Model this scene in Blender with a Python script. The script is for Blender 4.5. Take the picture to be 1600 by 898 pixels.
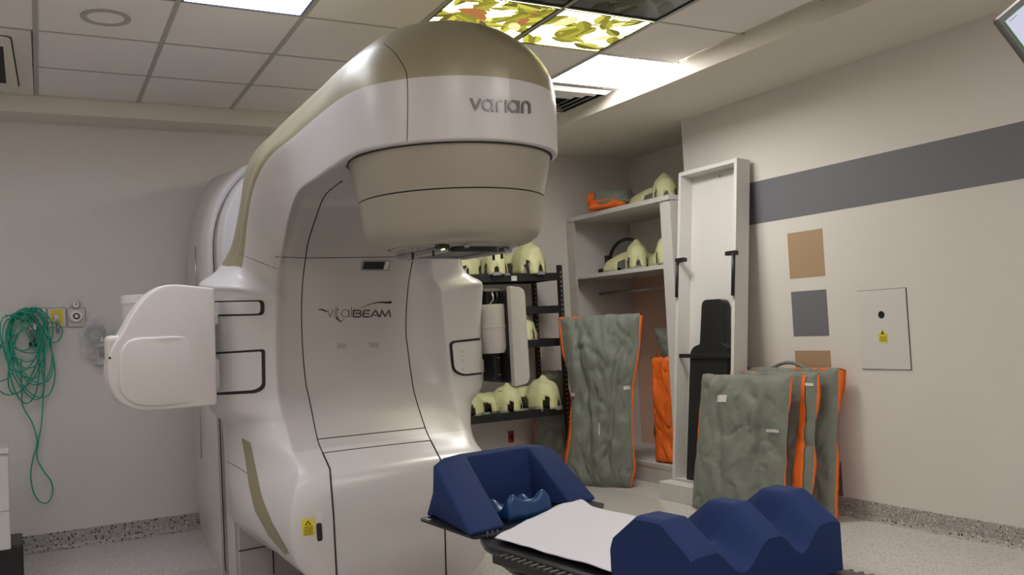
import bpy, bmesh, math, random
import numpy as np
from mathutils import Vector, Matrix, noise
from mathutils.bvhtree import BVHTree
SC = bpy.context.scene
COL = SC.collection
for o in list(bpy.data.objects): bpy.data.objects.remove(o)
R = math.radians
# ------------------------------------------------------------------ camera
CAM = Vector((0, 0, 1.345)); YAW, PITCH, ROLL, FPX = .510434683, .0415053467, -.0517060567, 1418.1
fw = Vector((math.sin(YAW)*math.cos(PITCH), math.cos(YAW)*math.cos(PITCH), math.sin(PITCH)))
rt = Vector((math.cos(YAW), -math.sin(YAW), 0)); up = rt.cross(fw)
RT = rt*math.cos(ROLL) + up*math.sin(ROLL); UP = -rt*math.sin(ROLL) + up*math.cos(ROLL)
cd = bpy.data.cameras.new('camera'); cam = bpy.data.objects.new('camera', cd); COL.objects.link(cam)
cd.sensor_width = 36; cd.lens = FPX/1600*36; cd.clip_start = .05; cd.clip_end = 60
cam.matrix_world = Matrix(((RT.x, UP.x, -fw.x, CAM.x), (RT.y, UP.y, -fw.y, CAM.y), (RT.z, UP.z, -fw.z, CAM.z), (0, 0, 0, 1)))
SC.camera = cam
SC.view_settings.view_transform = 'Standard'; SC.view_settings.look = 'None'
SC.view_settings.exposure = 1.0; SC.view_settings.gamma = 1.0
w = bpy.data.worlds.new('world'); SC.world = w; w.use_nodes = True
w.node_tree.nodes['Background'].inputs[0].default_value = (.5, .48, .45, 1); w.node_tree.nodes['Background'].inputs[1].default_value = .05
# brightness of the ceiling panels: seen ones, plus fill panels added out of view
E_BLUE, E_BRIGHT, E_LEAF, E_FILL = 4.3, 15.0, 4.6, 6.0
C_FILL = (1, .95, .915)
# ------------------------------------------------------------------ helpers
def ray(x, y): return fw + RT*((x-800)/FPX) - UP*((y-449)/FPX)
def on(x, y, ax, v):                     # point on the axis plane seen at a pixel of the photograph
    d = ray(x, y); return CAM + d*((v-CAM[ax])/d[ax])
def mat(name, col, rough=.6, metal=0, coat=0, bump=0, bscale=60, var=0, vscale=3, spec=.5, emit=None, es=0, trans=0, alpha=1, sheen=0):
    m = bpy.data.materials.new(name); m.use_nodes = True; nt = m.node_tree; b = nt.nodes['Principled BSDF']
    b.inputs['Base Color'].default_value = (*col, 1); b.inputs['Roughness'].default_value = rough; b.inputs['Metallic'].default_value = metal
    b.inputs['Coat Weight'].default_value = coat; b.inputs['Coat Roughness'].default_value = .25; b.inputs['Specular IOR Level'].default_value = spec
    b.inputs['Transmission Weight'].default_value = trans; b.inputs['Alpha'].default_value = alpha; b.inputs['Sheen Weight'].default_value = sheen
    tc = nt.nodes.new('ShaderNodeTexCoord')
    if emit: b.inputs['Emission Color'].default_value = (*emit, 1); b.inputs['Emission Strength'].default_value = es
    if var:
        n = nt.nodes.new('ShaderNodeTexNoise'); n.inputs['Scale'].default_value = vscale; n.inputs['Detail'].default_value = 6
        r = nt.nodes.new('ShaderNodeMixRGB'); r.blend_type = 'MULTIPLY'; r.inputs[1].default_value = (*col, 1)
        cr = nt.nodes.new('ShaderNodeValToRGB'); cr.color_ramp.elements[0].position = .3; cr.color_ramp.elements[1].position = .7
        a = 1-var; cr.color_ramp.elements[0].color = (a, a, a, 1); cr.color_ramp.elements[1].color = (1, 1, 1, 1); r.inputs[0].default_value = 1
        nt.links.new(tc.outputs['Object'], n.inputs['Vector']); nt.links.new(n.outputs['Fac'], cr.inputs[0]); nt.links.new(cr.outputs[0], r.inputs[2]); nt.links.new(r.outputs[0], b.inputs['Base Color'])
    if bump:
        n = nt.nodes.new('ShaderNodeTexNoise'); n.inputs['Scale'].default_value = bscale; n.inputs['Detail'].default_value = 4
        bp = nt.nodes.new('ShaderNodeBump'); bp.inputs['Strength'].default_value = bump; bp.inputs['Distance'].default_value = .01
        nt.links.new(tc.outputs['Object'], n.inputs['Vector']); nt.links.new(n.outputs['Fac'], bp.inputs['Height']); nt.links.new(bp.outputs[0], b.inputs['Normal'])
    return m
def terrazzo(name, base, dark, scale, thr):
    m = mat(name, base, rough=.32, spec=.4); nt = m.node_tree; b = nt.nodes['Principled BSDF']
    tc = nt.nodes['Texture Coordinate']
    prev = None
    for sc, t, c in ((scale, thr, dark), (scale*1.7, thr*.8, tuple(x*1.8 for x in dark)), (scale*.8, thr*.7, (.62, .6, .56))):
        v = nt.nodes.new('ShaderNodeTexVoronoi'); v.inputs['Scale'].default_value = sc; v.inputs['Randomness'].default_value = 1
        cr = nt.nodes.new('ShaderNodeValToRGB'); cr.color_ramp.interpolation = 'LINEAR'
        cr.color_ramp.elements[0].position = t; cr.color_ramp.elements[1].position = t+.06
        cr.color_ramp.elements[0].color = (1, 1, 1, 1); cr.color_ramp.elements[1].color = (0, 0, 0, 1)
        mp = nt.nodes.new('ShaderNodeMapping'); mp.inputs['Location'].default_value = (sc*.37, sc*.11, 0)
        nt.links.new(tc.outputs['Object'], mp.inputs[0]); nt.links.new(mp.outputs[0], v.inputs['Vector']); nt.links.new(v.outputs['Distance'], cr.inputs[0])
        # only some cells hold a chip
        gt = nt.nodes.new('ShaderNodeMath'); gt.operation = 'GREATER_THAN'; gt.inputs[1].default_value = .45
        sp = nt.nodes.new('ShaderNodeSeparateColor'); nt.links.new(v.outputs['Color'], sp.inputs[0]); nt.links.new(sp.outputs[0], gt.inputs[0])
        mu = nt.nodes.new('ShaderNodeMath'); mu.operation = 'MULTIPLY'; nt.links.new(gt.outputs[0], mu.inputs[0]); nt.links.new(cr.outputs[0], mu.inputs[1])
        mx = nt.nodes.new('ShaderNodeMixRGB'); mx.inputs[1].default_value = (*base, 1); mx.inputs[2].default_value = (*c, 1)
        nt.links.new(mu.outputs[0], mx.inputs[0])
        if prev: nt.links.new(prev.outputs[0], mx.inputs[1])
        prev = mx
    nt.links.new(prev.outputs[0], b.inputs['Base Color']); return m
def S(r, g, b): return tuple(((c/255)/12.92 if c < 11 else ((c/255+.055)/1.055)**2.4) for c in (r, g, b))
M = dict(
 wall=mat('wall_paint', (.70, .665, .63), .75, bump=.05, bscale=160, var=.04, vscale=1.2),
 soffit=mat('soffit_paint', (.74, .70, .62), .7),
 tile=mat('ceiling_tile', (.84, .80, .77), .85, bump=.15, bscale=220),
 bar=mat('ceiling_grid_metal', (.42, .40, .37), .5),
 floor=terrazzo('floor_terrazzo', (.60, .575, .55), (.12, .115, .11), 75, .26),
 cove=terrazzo('cove_terrazzo', (.40, .375, .35), (.05, .05, .05), 48, .30),
 plate=mat('floor_plate', (.50, .48, .46), .35, var=.06),
 stripe=mat('grey_paint', (.155, .155, .175), .6), tan=mat('tan_paint', (.40, .27, .16), .6),
 white=mat('gantry_white', (.60, .575, .56), .33, coat=.25, spec=.5), beige=mat('gantry_beige', (.31, .275, .175), .42, metal=.25, coat=.25),
 champ=mat('collimator_champagne', (.36, .325, .26), .38, metal=.3, coat=.15),
 face=mat('gantry_face_white', (.52, .49, .475), .36, coat=.2), pale=mat('imager_white', (.66, .62, .60), .42),
 dark=mat('seam_dark', (.015, .013, .012), .7), black=mat('black_plastic', (.012, .012, .013), .4), blackm=mat('rack_black', (.018, .017, .018), .45, metal=.2),
 carbon=mat('carbon_black', (.012, .012, .014), .3), grey=mat('grey_metal', (.35, .34, .34), .35, metal=.7), steel=mat('steel', (.5, .48, .46), .3, metal=.9),
 logo=mat('logo_grey', (.10, .075, .07), .45), logo2=mat('logo_silver', (.22, .21, .21), .3, metal=.5),
 wood=mat('white_board', (.66, .64, .62), .6, var=.03), woodd=mat('white_board_worn', (.60, .57, .54), .7, var=.12, vscale=8),
 mask=mat('mask_cream', (.72, .71, .40), .5, bump=.1, bscale=40, var=.1, vscale=12), clip=mat('clip_grey', (.25, .27, .30), .5),
 bag=mat('grey_green_nylon', (.19, .205, .175), .62, bump=.25, bscale=25, var=.12, vscale=5, sheen=.1), orange=mat('orange_nylon', (.90, .17, .015), .6, bump=.15, bscale=30, var=.12, vscale=5),
 tag=mat('paper_label', (.62, .6, .57), .6), tagd=mat('worn_label', (.40, .37, .33), .6),
 blue=mat('blue_foam', (.012, .030, .115), .75, spec=.25, bump=.05, bscale=90, var=.08, vscale=5), blue2=mat('blue_headrest', (.006, .045, .15), .35),
 sheet=mat('white_sheet', (.70, .69, .74), .8, bump=.05, bscale=120), yellow=mat('warning_yellow', (.72, .60, .02), .5), ink=mat('print_black', (.02, .02, .015), .6),
 green=mat('green_tube', (.0, .34, .22), .3, spec=.6), clear=mat('clear_plastic', (.8, .78, .78), .12, alpha=.28, bump=.6, bscale=14), knob=mat('white_plastic', (.75, .73, .70), .35),
 screen=mat('screen', (.02, .02, .02), .3, emit=(.28, .28, .36), es=1.0), bezel=mat('bezel_grey', (.10, .10, .09), .4), scrg=mat('screen_green', (.02, .1, .03), .4, emit=(.02, .14, .04), es=.5),
 red=mat('red_plastic', (.45, .02, .02), .5), cab=mat('cabinet_white', (.60, .58, .56), .5), bouncepink=mat('alcove_orange_bounce', (.66, .44, .34), .8),
)
def panel_mat(name, col, s): return mat(name, (.8, .8, .8), .5, emit=col, es=s)
M['pblue'] = panel_mat('panel_blue', (.80, .84, 1.0), E_BLUE); M['pbright'] = panel_mat('panel_bright', (1, .97, .93), E_BRIGHT)
M['proom'] = panel_mat('panel_fill', C_FILL, E_FILL); M['pfillr'] = panel_mat('panel_fill_bright', C_FILL, E_FILL*1.9); M['pleaf'] = panel_mat('panel_leaf_sky', (1, .97, .42), E_LEAF)
M['pdark'] = mat('panel_off', (.10, .11, .12), .15, spec=.7)

def link(o, parent=None):
    COL.objects.link(o)
    if parent: o.parent = parent
    return o
def mesh_obj(name, V, F, m, parent=None, smooth=False, mi=None):
    me = bpy.data.meshes.new(name); me.from_pydata([tuple(v) for v in V], [], [tuple(f) for f in F]); me.update()
    for x in (m if isinstance(m, (list, tuple)) else [m]): me.materials.append(x)
    if mi is not None: me.polygons.foreach_set('material_index', mi)
    if smooth: me.polygons.foreach_set('use_smooth', [True]*len(me.polygons))
    return link(bpy.data.objects.new(name, me), parent)
def finish(name, bm, m, parent=None, smooth=False, angle=None):
    bmesh.ops.recalc_face_normals(bm, faces=bm.faces)
    me = bpy.data.meshes.new(name); bm.to_mesh(me); bm.free()
    for x in (m if isinstance(m, (list, tuple)) else [m]): me.materials.append(x)
    if smooth: me.polygons.foreach_set('use_smooth', [True]*len(me.polygons))
    o = link(bpy.data.objects.new(name, me), parent)
    if angle: me.set_sharp_from_angle(angle=R(angle))
    return o
def bm_box(bm, a, b, bev=0, seg=1, mtx=None):
    r = bmesh.ops.create_cube(bm, size=1); vs = r['verts']; a = Vector(a); b = Vector(b); c = (a+b)/2; d = b-a
    for v in vs: v.co = Vector((v.co.x*d.x, v.co.y*d.y, v.co.z*d.z)) + c
    if bev:
        es = list({e for v in vs for e in v.link_edges}); g = bmesh.ops.bevel(bm, geom=es, offset=bev, segments=seg, affect='EDGES', profile=.5); vs = list({v for f in g['faces'] for v in f.verts} | {v for v in vs if v.is_valid})
    if mtx:
        for v in vs: v.co = mtx @ v.co
def box(name, a, b, m, parent=None, bev=0, seg=1, mtx=None):
    bm = bmesh.new(); bm_box(bm, a, b, bev, seg, mtx); return finish(name, bm, m, parent)
def frame_from(d):
    d = d.normalized(); u = Vector((0, 0, 1)) if abs(d.z) < .9 else Vector((1, 0, 0)); x = d.cross(u).normalized(); return x, x.cross(d)
def bm_tube(bm, pts, r, n=8, closed=False, cap=True):
    P = [Vector(p) for p in pts]; rings = []; L = len(P); x = None
    for i, p in enumerate(P):
        d = (P[(i+1) % L]-P[i-1]) if closed else (P[min(i+1, L-1)]-P[max(i-1, 0)])
        if d.length < 1e-9: d = Vector((0, 0, 1))
        d.normalize()
        if x is None: x, y = frame_from(d)
        x = (x-d*x.dot(d)); x = x.normalized() if x.length > 1e-6 else frame_from(d)[0]; y = d.cross(x)
        rr = r[i] if isinstance(r, (list, tuple)) else r
        rings.append([bm.verts.new(p+(x*math.cos(2*math.pi*k/n)+y*math.sin(2*math.pi*k/n))*rr) for k in range(n)])
    for i in range(L if closed else L-1):
        a, b = rings[i], rings[(i+1) % L]
        for k in range(n): bm.faces.new((a[k], a[(k+1) % n], b[(k+1) % n], b[k]))
    if cap and not closed: bm.faces.new(rings[0][::-1]); bm.faces.new(rings[-1])
def tube(name, pts, r, m, parent=None, n=8, closed=False):
    bm = bmesh.new(); bm_tube(bm, pts, r, n, closed); return finish(name, bm, m, parent, smooth=True)
def bm_lathe(bm, prof, n=48, c=(0, 0, 0), axis='z'):
    c = Vector(c); rings = []
    for r, z in prof:
        ring = []
        for k in range(n):
            a = 2*math.pi*k/n; p = (r*math.cos(a), r*math.sin(a), z)
            if axis == 'y': p = (p[0], p[2], p[1])
            if axis == 'x': p = (p[2], p[0], p[1])
            ring.append(bm.verts.new(c+Vector(p)))
        rings.append(ring)
    for a, b in zip(rings, rings[1:]):
        for k in range(n): bm.faces.new((a[k], a[(k+1) % n], b[(k+1) % n], b[k]))
    for rg in (rings[0], rings[-1]): bm.faces.new(rg)
def lathe(name, prof, m, parent=None, n=48, c=(0, 0, 0), axis='z', angle=35):
    bm = bmesh.new(); bm_lathe(bm, prof, n, c, axis); return finish(name, bm, m, parent, smooth=True, angle=angle)
def prism(name, poly, a, b, m, parent=None, plane='xz', bev=0, mtx=None):
    """polygon in a plane, extruded between a and b along the remaining axis"""
    bm = bmesh.new()
    def P(u, v, w): return {'xz': (u, w, v), 'xy': (u, v, w), 'yz': (w, u, v)}[plane]
    A = [bm.verts.new(P(u, v, a)) for u, v in poly]; B = [bm.verts.new(P(u, v, b)) for u, v in poly]
    bm.faces.new(A); bm.faces.new(B[::-1])
    for i in range(len(poly)): j = (i+1) % len(poly); bm.faces.new((A[i], B[i], B[j], A[j]))
    bmesh.ops.recalc_face_normals(bm, faces=bm.faces)
    if bev: bmesh.ops.bevel(bm, geom=[e for e in bm.edges if e.calc_face_angle(0) > .5], offset=bev, segments=3, affect='EDGES', profile=.5)
    if mtx: bm.transform(mtx)
    return finish(name, bm, m, parent, smooth=bool(bev), angle=40 if bev else None)
def rounded(pts, rad, n=6):
    out = []; L = len(pts); rad = rad if isinstance(rad, (list, tuple)) else [rad]*L
    for i in range(L):
        p = Vector(pts[i]).to_2d() if len(pts[i]) > 2 else Vector(pts[i]); a = Vector(pts[i-1]); b = Vector(pts[(i+1) % L]); r = rad[i]
        if r <= 0: out.append(tuple(p)); continue
        da = (a-p); db = (b-p); t = min(r, da.length*.49, db.length*.49); A = p+da.normalized()*t; B = p+db.normalized()*t
        for k in range(n+1):
            s = k/n; out.append(tuple(A*(1-s)**2+p*2*s*(1-s)+B*s*s))
    return out
def thing(name, label, cat, loc=(0, 0, 0), rz=0, group=None):
    o = bpy.data.objects.new(name, None); o.empty_display_size = .1; COL.objects.link(o); o.location = loc; o.rotation_euler = (0, 0, rz); return tag(o, label, cat, group)
def tag(o, label, cat, group=None, kind=None):
    o['label'] = label; o['category'] = cat
    if group: o['group'] = group
    if kind: o['kind'] = kind
    return o
def struct(o): o['kind'] = 'structure'; return o
def dup(root, loc, rz, label=None, scale=None):
    r = root.copy(); COL.objects.link(r); r.location = loc; r.rotation_euler = (0, 0, rz)
    if label: r['label'] = label
    if scale: r.scale = scale
    for ch in [o for o in bpy.data.objects if o.parent == root]:
        c = ch.copy(); COL.objects.link(c); c.parent = r
    return r
def sy(a, b, t): t = max(0, min(1, (t-a)/(b-a))); return t*t*(3-2*t)
def NZ(x, y, z=0): return noise.noise(Vector((x, y, z)))

# ================================================================== the room
XR, YB, YA, ZC, ZS, XS, YS = 4.748, 6.90, 7.12, 3.006, 2.904, 3.907, 6.62
XL, YF = -1.9, -2.2
fl = struct(box('floor', (XL, YF, -.1), (5.5, YA+.1, 0), M['floor']))
def sheetpoly(name, pts, z0, z1, m, parent=None): return prism(name, pts, z0, z1, m, parent, 'xy')
struct(prism('wall_back', [(XL, YB), (2.5, YB), (2.5, YA), (5.5, YA), (5.5, YA+.12), (XL, YA+.12)], 0, 3.1, M['wall'], None, 'xy'))
wr = struct(box('wall_right', (XR, YF, 0), (5.5, 5.58, 3.1), M['wall'])); struct(box('wall_alcove', (5.37, 5.58, 0), (5.5, YA, 3.1), M['wall']))
struct(box('wall_left', (XL-.1, YF, 0), (XL, YB, 3.1), M['wall']))
struct(box('wall_front', (XL, YF-.1, 0), (XR, YF, 3.1), M['wall']))
# cove base of dark terrazzo
def cove(name, p, q, nrm):
    prof = [(0, 0), (.035, 0), (.012, .012), (.004, .03), (.0035, .115), (0, .118)]
    V = []; p = Vector(p); q = Vector(q); nrm = Vector(nrm)
    for e in (p, q):
        for d, z in prof: V.append(e+nrm*d+Vector((0, 0, z)))
    n = len(prof); F = [tuple(range(n)), tuple(range(2*n-1, n-1, -1))]+[(i, (i+1) % n, n+(i+1) % n, n+i) for i in range(n)]
    return struct(mesh_obj(name, V, F, M['cove']))
cove('baseboard_back', (XL, YB, 0), (2.5, YB, 0), (0, -1, 0)); cove('baseboard_right', (XR, YF, 0), (XR, 5.58, 0), (-1, 0, 0)); cove('baseboard_alcove', (2.5, YA, 0), (5.37, YA, 0), (0, -1, 0))
# painted stripe and squares on the right wall: thin coats of paint
st = box('painted_stripe', (XR-.0015, YF, 1.983), (XR, 5.3, 2.287), M['stripe'], wr)
for i, (z0, z1) in enumerate([(1.565, 1.88), (1.168, 1.475), (.76, 1.07), (.36, .665), (.12, .26)][:4]):
    box('painted_square', (XR-.0015, 4.228, z0), (XR, 4.537, z1), M['tan'] if i % 2 == 0 else M['stripe'], wr)
box('painted_square', (XR-.0015, 4.20, .12), (XR, 4.33, .34), M['stripe'], wr)
# soffits
struct(box('soffit_right', (XS, YF, ZS), (XR+.7, YA, 3.1), M['soffit']))
struct(box('soffit_back', (XL, YS, ZS-.01), (XS, YA, 3.1), M['soffit']))
# suspended ceiling
ceil = struct(box('ceiling', (XL, YF, 3.06), (XR, YS+.05, 3.1), M['tile']))
xs = [.155+.622*k for k in range(-4, 7)]
ys = [YF]+[3.36-.61*k for k in range(9, 0, -1)]+[3.36, 3.97, 4.58, 5.26, 5.95, YS]
ys = sorted(v for v in ys if v >= YF)
def gx(k, y): return min(.155+.622*k+.03*(y-4.58), XS)
SPECIAL = {}
def cell(k, j): return (k, j)
rowof = {3.97: 'R3', 3.36: 'R4', 4.58: 'R2'}
special = {(1, 3.97): 'pblue', (0, 3.97): 'pblue2', (3, 3.97): 'leaf', (4, 3.97): 'leaf', (3, 3.36): 'leafoff', (4, 3.36): 'leafoff', (5, 4.58): 'bright', (5, 5.26): 'vent', (-1, 5.26): 'cas', (-1, 5.95): 'cas', (5, 2.75): 'off',
           (1, .92): 'room', (4, .92): 'room', (-2, 2.14): 'room', (-2, 3.97): 'room', (1, -.91): 'room', (4, -.91): 'room', (-2, -.91): 'room'}
def near(y, d=special):
    return round(y, 2)
cells = {}
for j in range(len(ys)-1):
    y0, y1 = ys[j], ys[j+1]
    if y1-y0 < .05: continue
    for k in range(-4, 6):
        c = [(gx(k, y0), y0), (gx(k+1, y0), y0), (gx(k+1, y1), y1), (gx(k, y1), y1)]
        cx = sum(p[0] for p in c)/4; cy = sum(p[1] for p in c)/4
        cells[(k, round(y0, 2))] = c
        sp = special.get((k, round(y0, 2)))
        if sp: continue
        g = .008; cc = [(c[0][0]+g, y0+g), (c[1][0]-g, y0+g), (c[2][0]-g, y1-g), (c[3][0]+g, y1-g)]
        prism('ceiling_tile', cc, ZC+.004, ZC+.02, M['tile'], ceil, 'xy')
for k in range(-4, 6):
    x0, x1 = gx(k, YF), gx(k, YS)
    prism('grid_bar', [(x0-.013, YF), (x0+.013, YF), (x1+.013, YS), (x1-.013, YS)], ZC, ZC+.012, M['bar'], ceil, 'xy')
for y in ys[1:-1]:
    box('cross_bar', (XL, y-.006, ZC+.0015), (XS, y+.006, ZC+.012), M['bar'], ceil)
def inset(c, g): return [(c[0][0]+g, c[0][1]+g), (c[1][0]-g, c[1][1]+g), (c[2][0]-g, c[2][1]-g), (c[3][0]+g, c[3][1]-g)]
def lamp(key, label, m, rim=None, group=None):
    c = cells[key]; t = thing('ceiling_light', label, 'ceiling light', (c[0][0], c[0][1], ZC), 0, group); ox, oy = c[0]
    L = lambda q: [(x-ox, y-oy) for x, y in q]
    prism('diffuser', L(inset(c, .022)), .002, .01, m, t, 'xy')
    a, b = L(inset(c, .012)), L(inset(c, .024)); bm = bmesh.new()
    V = [bm.verts.new((x, y, z)) for z in (0, .012) for q in (a, b) for x, y in q]
    for i in range(4):
        j = (i+1) % 4; bm.faces.new((V[i], V[j], V[4+j], V[4+i])); bm.faces.new((V[8+i], V[12+i], V[12+j], V[8+j])); bm.faces.new((V[4+i], V[4+j], V[12+j], V[12+i])); bm.faces.new((V[i], V[8+i], V[8+j], V[j]))
    finish('rim', bm, rim or M['bar'], t); return t
rimb = mat('panel_rim_blue', (.08, .12, .30), .4)
lamp((1, 3.97), 'blue-white lit ceiling panel with blue rim, cut by the top edge of the photo', M['pblue'], rimb)
lamp((0, 3.97), 'lit ceiling panel barely showing its edge left of the blue-white one', M['pblue'], rimb)
lamp((5, 4.58), 'very bright white ceiling light panel beside the right soffit', M['pbright'])
for key in [k for k, v in special.items() if v == 'room']: lamp(key, {(1, .92): 'added unseen ceiling light panel above the foot of the couch', (4, .92): 'strong added unseen ceiling light panel above the right wall stripe', (-2, 2.14): 'added unseen ceiling light panel near the left wall, left of the camera', (-2, 3.97): 'added unseen ceiling light panel left of the ceiling speaker', (1, -.91): 'added unseen ceiling light panel behind the camera, middle', (4, -.91): 'strong added unseen ceiling light panel behind the camera, by the right wall', (-2, -.91): 'added unseen ceiling light panel behind the camera, by the left wall'}[key], M['pfillr' if key[0] == 4 else 'proom'], None, 'added unseen fill panels')  # unseen fill panels, added to brighten the walls and the gantry
lamp((5, 2.75), 'dark unlit ceiling panel at the top edge near the right soffit', M['pdark'], M['dark'])
# leaf photo panels: flat print on back-lit panels
random.seed(4)
leafm = [mat('leaf_print_%d' % i, c, .4, emit=c, es=.55) for i, c in enumerate([(.32, .30, .03), (.20, .185, .02), (.48, .46, .06), (.10, .09, .012), (.70, .68, .36), (.33, .12, .04), (.03, .03, .01)])]
leafd = [mat('leaf_print_dark_%d' % i, c, .2) for i, c in enumerate([(.02, .03, .01), (.03, .04, .015), (.05, .06, .02), (.01, .015, .01), (.04, .045, .05), (.03, .02, .01), (.01, .01, .01)])]
def leafpanel(key, lit, label, seed, dens):
    c = cells[key]; t = thing('leaf_mural_panel', label, 'ceiling panel', (c[0][0], c[0][1], ZC), 0, None); ox, oy = c[0]
    q = [(x-ox, y-oy) for x, y in inset(c, .022)]
    prism('backlit_sheet', q, .006, .012, M['pleaf'] if lit else M['pdark'], t, 'xy')
    a = [(x-ox, y-oy) for x, y in inset(c, .012)]
    bm = bmesh.new(); V = [bm.verts.new((x, y, 0)) for x, y in a+q]; W = [bm.verts.new((x, y, .006)) for x, y in q]
    for i in range(4): j = (i+1) % 4; bm.faces.new((V[i], V[j], V[4+j], V[4+i])); bm.faces.new((V[4+i], V[4+j], W[j], W[i]))
    finish('rim', bm, M['dark'], t)
    rnd = random.Random(seed); VV = []; FF = []; MI = []; x0, y0 = q[0]; x1, y1 = q[2]
    for n in range(dens):
        cx, cy = rnd.uniform(x0+.02, x1-.02), rnd.uniform(y0+.02, y1-.02); s = rnd.uniform(.06, .11); a0 = rnd.uniform(0, 6.28); z = .0055-n*.00005; mi = rnd.choice([0, 0, 0, 1, 1, 2, 2, 3, 4, 5 if seed == 11 else 0]); asp = rnd.uniform(.7, 1.05)
        for half in (0, 1):
            ring = []; K = 12; b0 = len(VV)
            for k in range(K+1):
                u = k/K; wv = math.sin(math.pi*u)**.7*(1-.35*u)*asp*.62*(1+.05*math.sin(u*22)); sgn = 1 if half else -1
                px_, py_ = (u-.5)*s*2, sgn*wv*s
                ring.append((px_, py_))
            for k in range(K, -1, -1): ring.append(((k/K-.5)*s*2, 0))
            for px_, py_ in ring:
                X = cx+px_*math.cos(a0)-py_*math.sin(a0); Y = cy+px_*math.sin(a0)+py_*math.cos(a0)
                VV.append((max(x0, min(x1, X)), max(y0, min(y1, Y)), z))
            for k in range(K): FF.append((b0+k, b0+k+1, b0+2*K+1-k-1, b0+2*K+1-k)); MI.append(mi if half else min(6, (mi+1) % 4 if mi < 4 else mi))
    # twigs
    for n in range(3):
        a0 = Vector((rnd.uniform(x0, x1), rnd.uniform(y0, y1), 0)); d = Vector((rnd.uniform(-1, 1), rnd.uniform(-1, 1), 0)).normalized(); pts = [a0]
        for k in range(6):
            d.rotate(Matrix.Rotation(rnd.uniform(-.4, .4), 3, 'Z')); p = pts[-1]+d*.05; pts.append(Vector((max(x0, min(x1, p.x)), max(y0, min(y1, p.y)), 0)))
        for p_, q_ in zip(pts, pts[1:]):
            if (q_-p_).length < 1e-4: continue
            s = Vector((-(q_-p_).y, (q_-p_).x, 0)).normalized()*.0025; b0 = len(VV)
            VV += [(v.x, v.y, .0028) for v in (p_-s, p_+s, q_+s, q_-s)]; FF.append((b0, b0+1, b0+2, b0+3)); MI.append(6)
    mesh_obj('leaf_print', VV, FF, leafm if lit else leafd, t, False, MI)
leafpanel((3, 3.97), True, 'lit ceiling panel of yellow leaves and red stems, directly above the gantry head', 11, 60)
leafpanel((4, 3.97), True, 'lit ceiling panel of green leaves on white sky, right of the gantry head', 12, 30)
leafpanel((3, 3.36), False, 'unlit dark leaf ceiling panel showing only a corner at the top edge', 13, 40)
leafpanel((4, 3.36), False, 'unlit dark leaf ceiling panel behind the green-leaf one, greyish reflection', 14, 24)
# air diffuser next to the bright lamp
c = cells[(5, 5.26)]; t = thing('air_vent', 'square white air diffuser half hidden behind the gantry head', 'vent', (c[0][0], c[0][1], ZC))
Lq = [(x-c[0][0], y-c[0][1]) for x, y in c]
prism('flange', inset(Lq, .01), .003, .02, M['tile'], t, 'xy')
for i, g in enumerate((.03, .09, .15, .21)):
    q = inset(Lq, g); q2 = inset(Lq, g+.035); bm = bmesh.new(); z0, z1 = -.004, -.030
    V = [bm.verts.new((x, y, z0)) for x, y in q]+[bm.verts.new((x, y, z1)) for x, y in q2]+[bm.verts.new((x, y, z0+.004)) for x, y in q]+[bm.verts.new((x, y, z1+.004)) for x, y in q2]
    for k in range(4): j = (k+1) % 4; bm.faces.new((V[k], V[j], V[4+j], V[4+k])); bm.faces.new((V[8+k], V[12+k], V[12+j], V[8+j])); bm.faces.new((V[k], V[8+k], V[8+j], V[j])); bm.faces.new((V[4+k], V[4+j], V[12+j], V[12+k]))
    finish('louvre', bm, M['wood'], t)
prism('dark_duct', inset(Lq, .03), -.003, .003, M['dark'], t, 'xy')
# cassette at the left
t = thing('air_cassette', 'flush ceiling air unit with dark slot at the upper left edge', 'air conditioner', (-.45, 5.26, ZC))
prism('cover_plate', [(.0, .01), (.605, .01), (.65, 1.35), (.0, 1.35)], -.002, .02, M['soffit'], t, 'xy')
prism('grille_frame', rounded([(.02, .13), (.51, .13), (.56, 1.15), (.02, 1.15)], .04), -.012, -.002, M['soffit'], t, 'xy', .003)
prism('frame_gap', rounded([(.01, .12), (.517, .12), (.568, 1.16), (.01, 1.16)], .04), -.004, -.0015, M['dark'], t, 'xy')
prism('air_slot', [(.36, .29), (.478, .29), (.492, 1.05), (.36, 1.05)], -.014, -.0115, M['dark'], t, 'xy')
prism('flap', [(.38, 1.06), (.50, 1.06), (.505, 1.10), (.38, 1.10)], -.022, -.0115, M['wood'], t, 'xy')
# round ceiling speaker
t = thing('ceiling_speaker', 'round flush speaker in the ceiling tile at the upper left', 'speaker', (.483, 4.93, ZC))
bm = bmesh.new(); bm_lathe(bm, [(.088, .003), (.088, -.002), (.105, -.006), (.118, -.004), (.118, .003)], 40); finish('ring', bm, M['bar'], t, True, 30)
lathe('grille', [(.087, .004), (.087, -.001), (.01, -.0025)], M['tile'], t, 40)
# smooth plates let into the floor around the machine
tag(prism('floor_cover_plate', [(.80, 4.75), (1.75, 4.66), (1.75, 5.55), (.87, 5.655)], 0, .004, M['plate'], None, 'xy'), 'smooth pale cover plate on the floor left of the gantry base', 'floor plate')
tag(prism('floor_cover_plate', [(3.0, 2.6), (3.78, 2.55), (3.84, 3.47), (3.93, 5.0), (4.20, 5.47), (4.20, 6.3), (3.1, 6.3)], 0, .004, M['plate'], None, 'xy'), 'smooth pale cover plate on the floor in front of the shelf alcove', 'floor plate')

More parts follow.
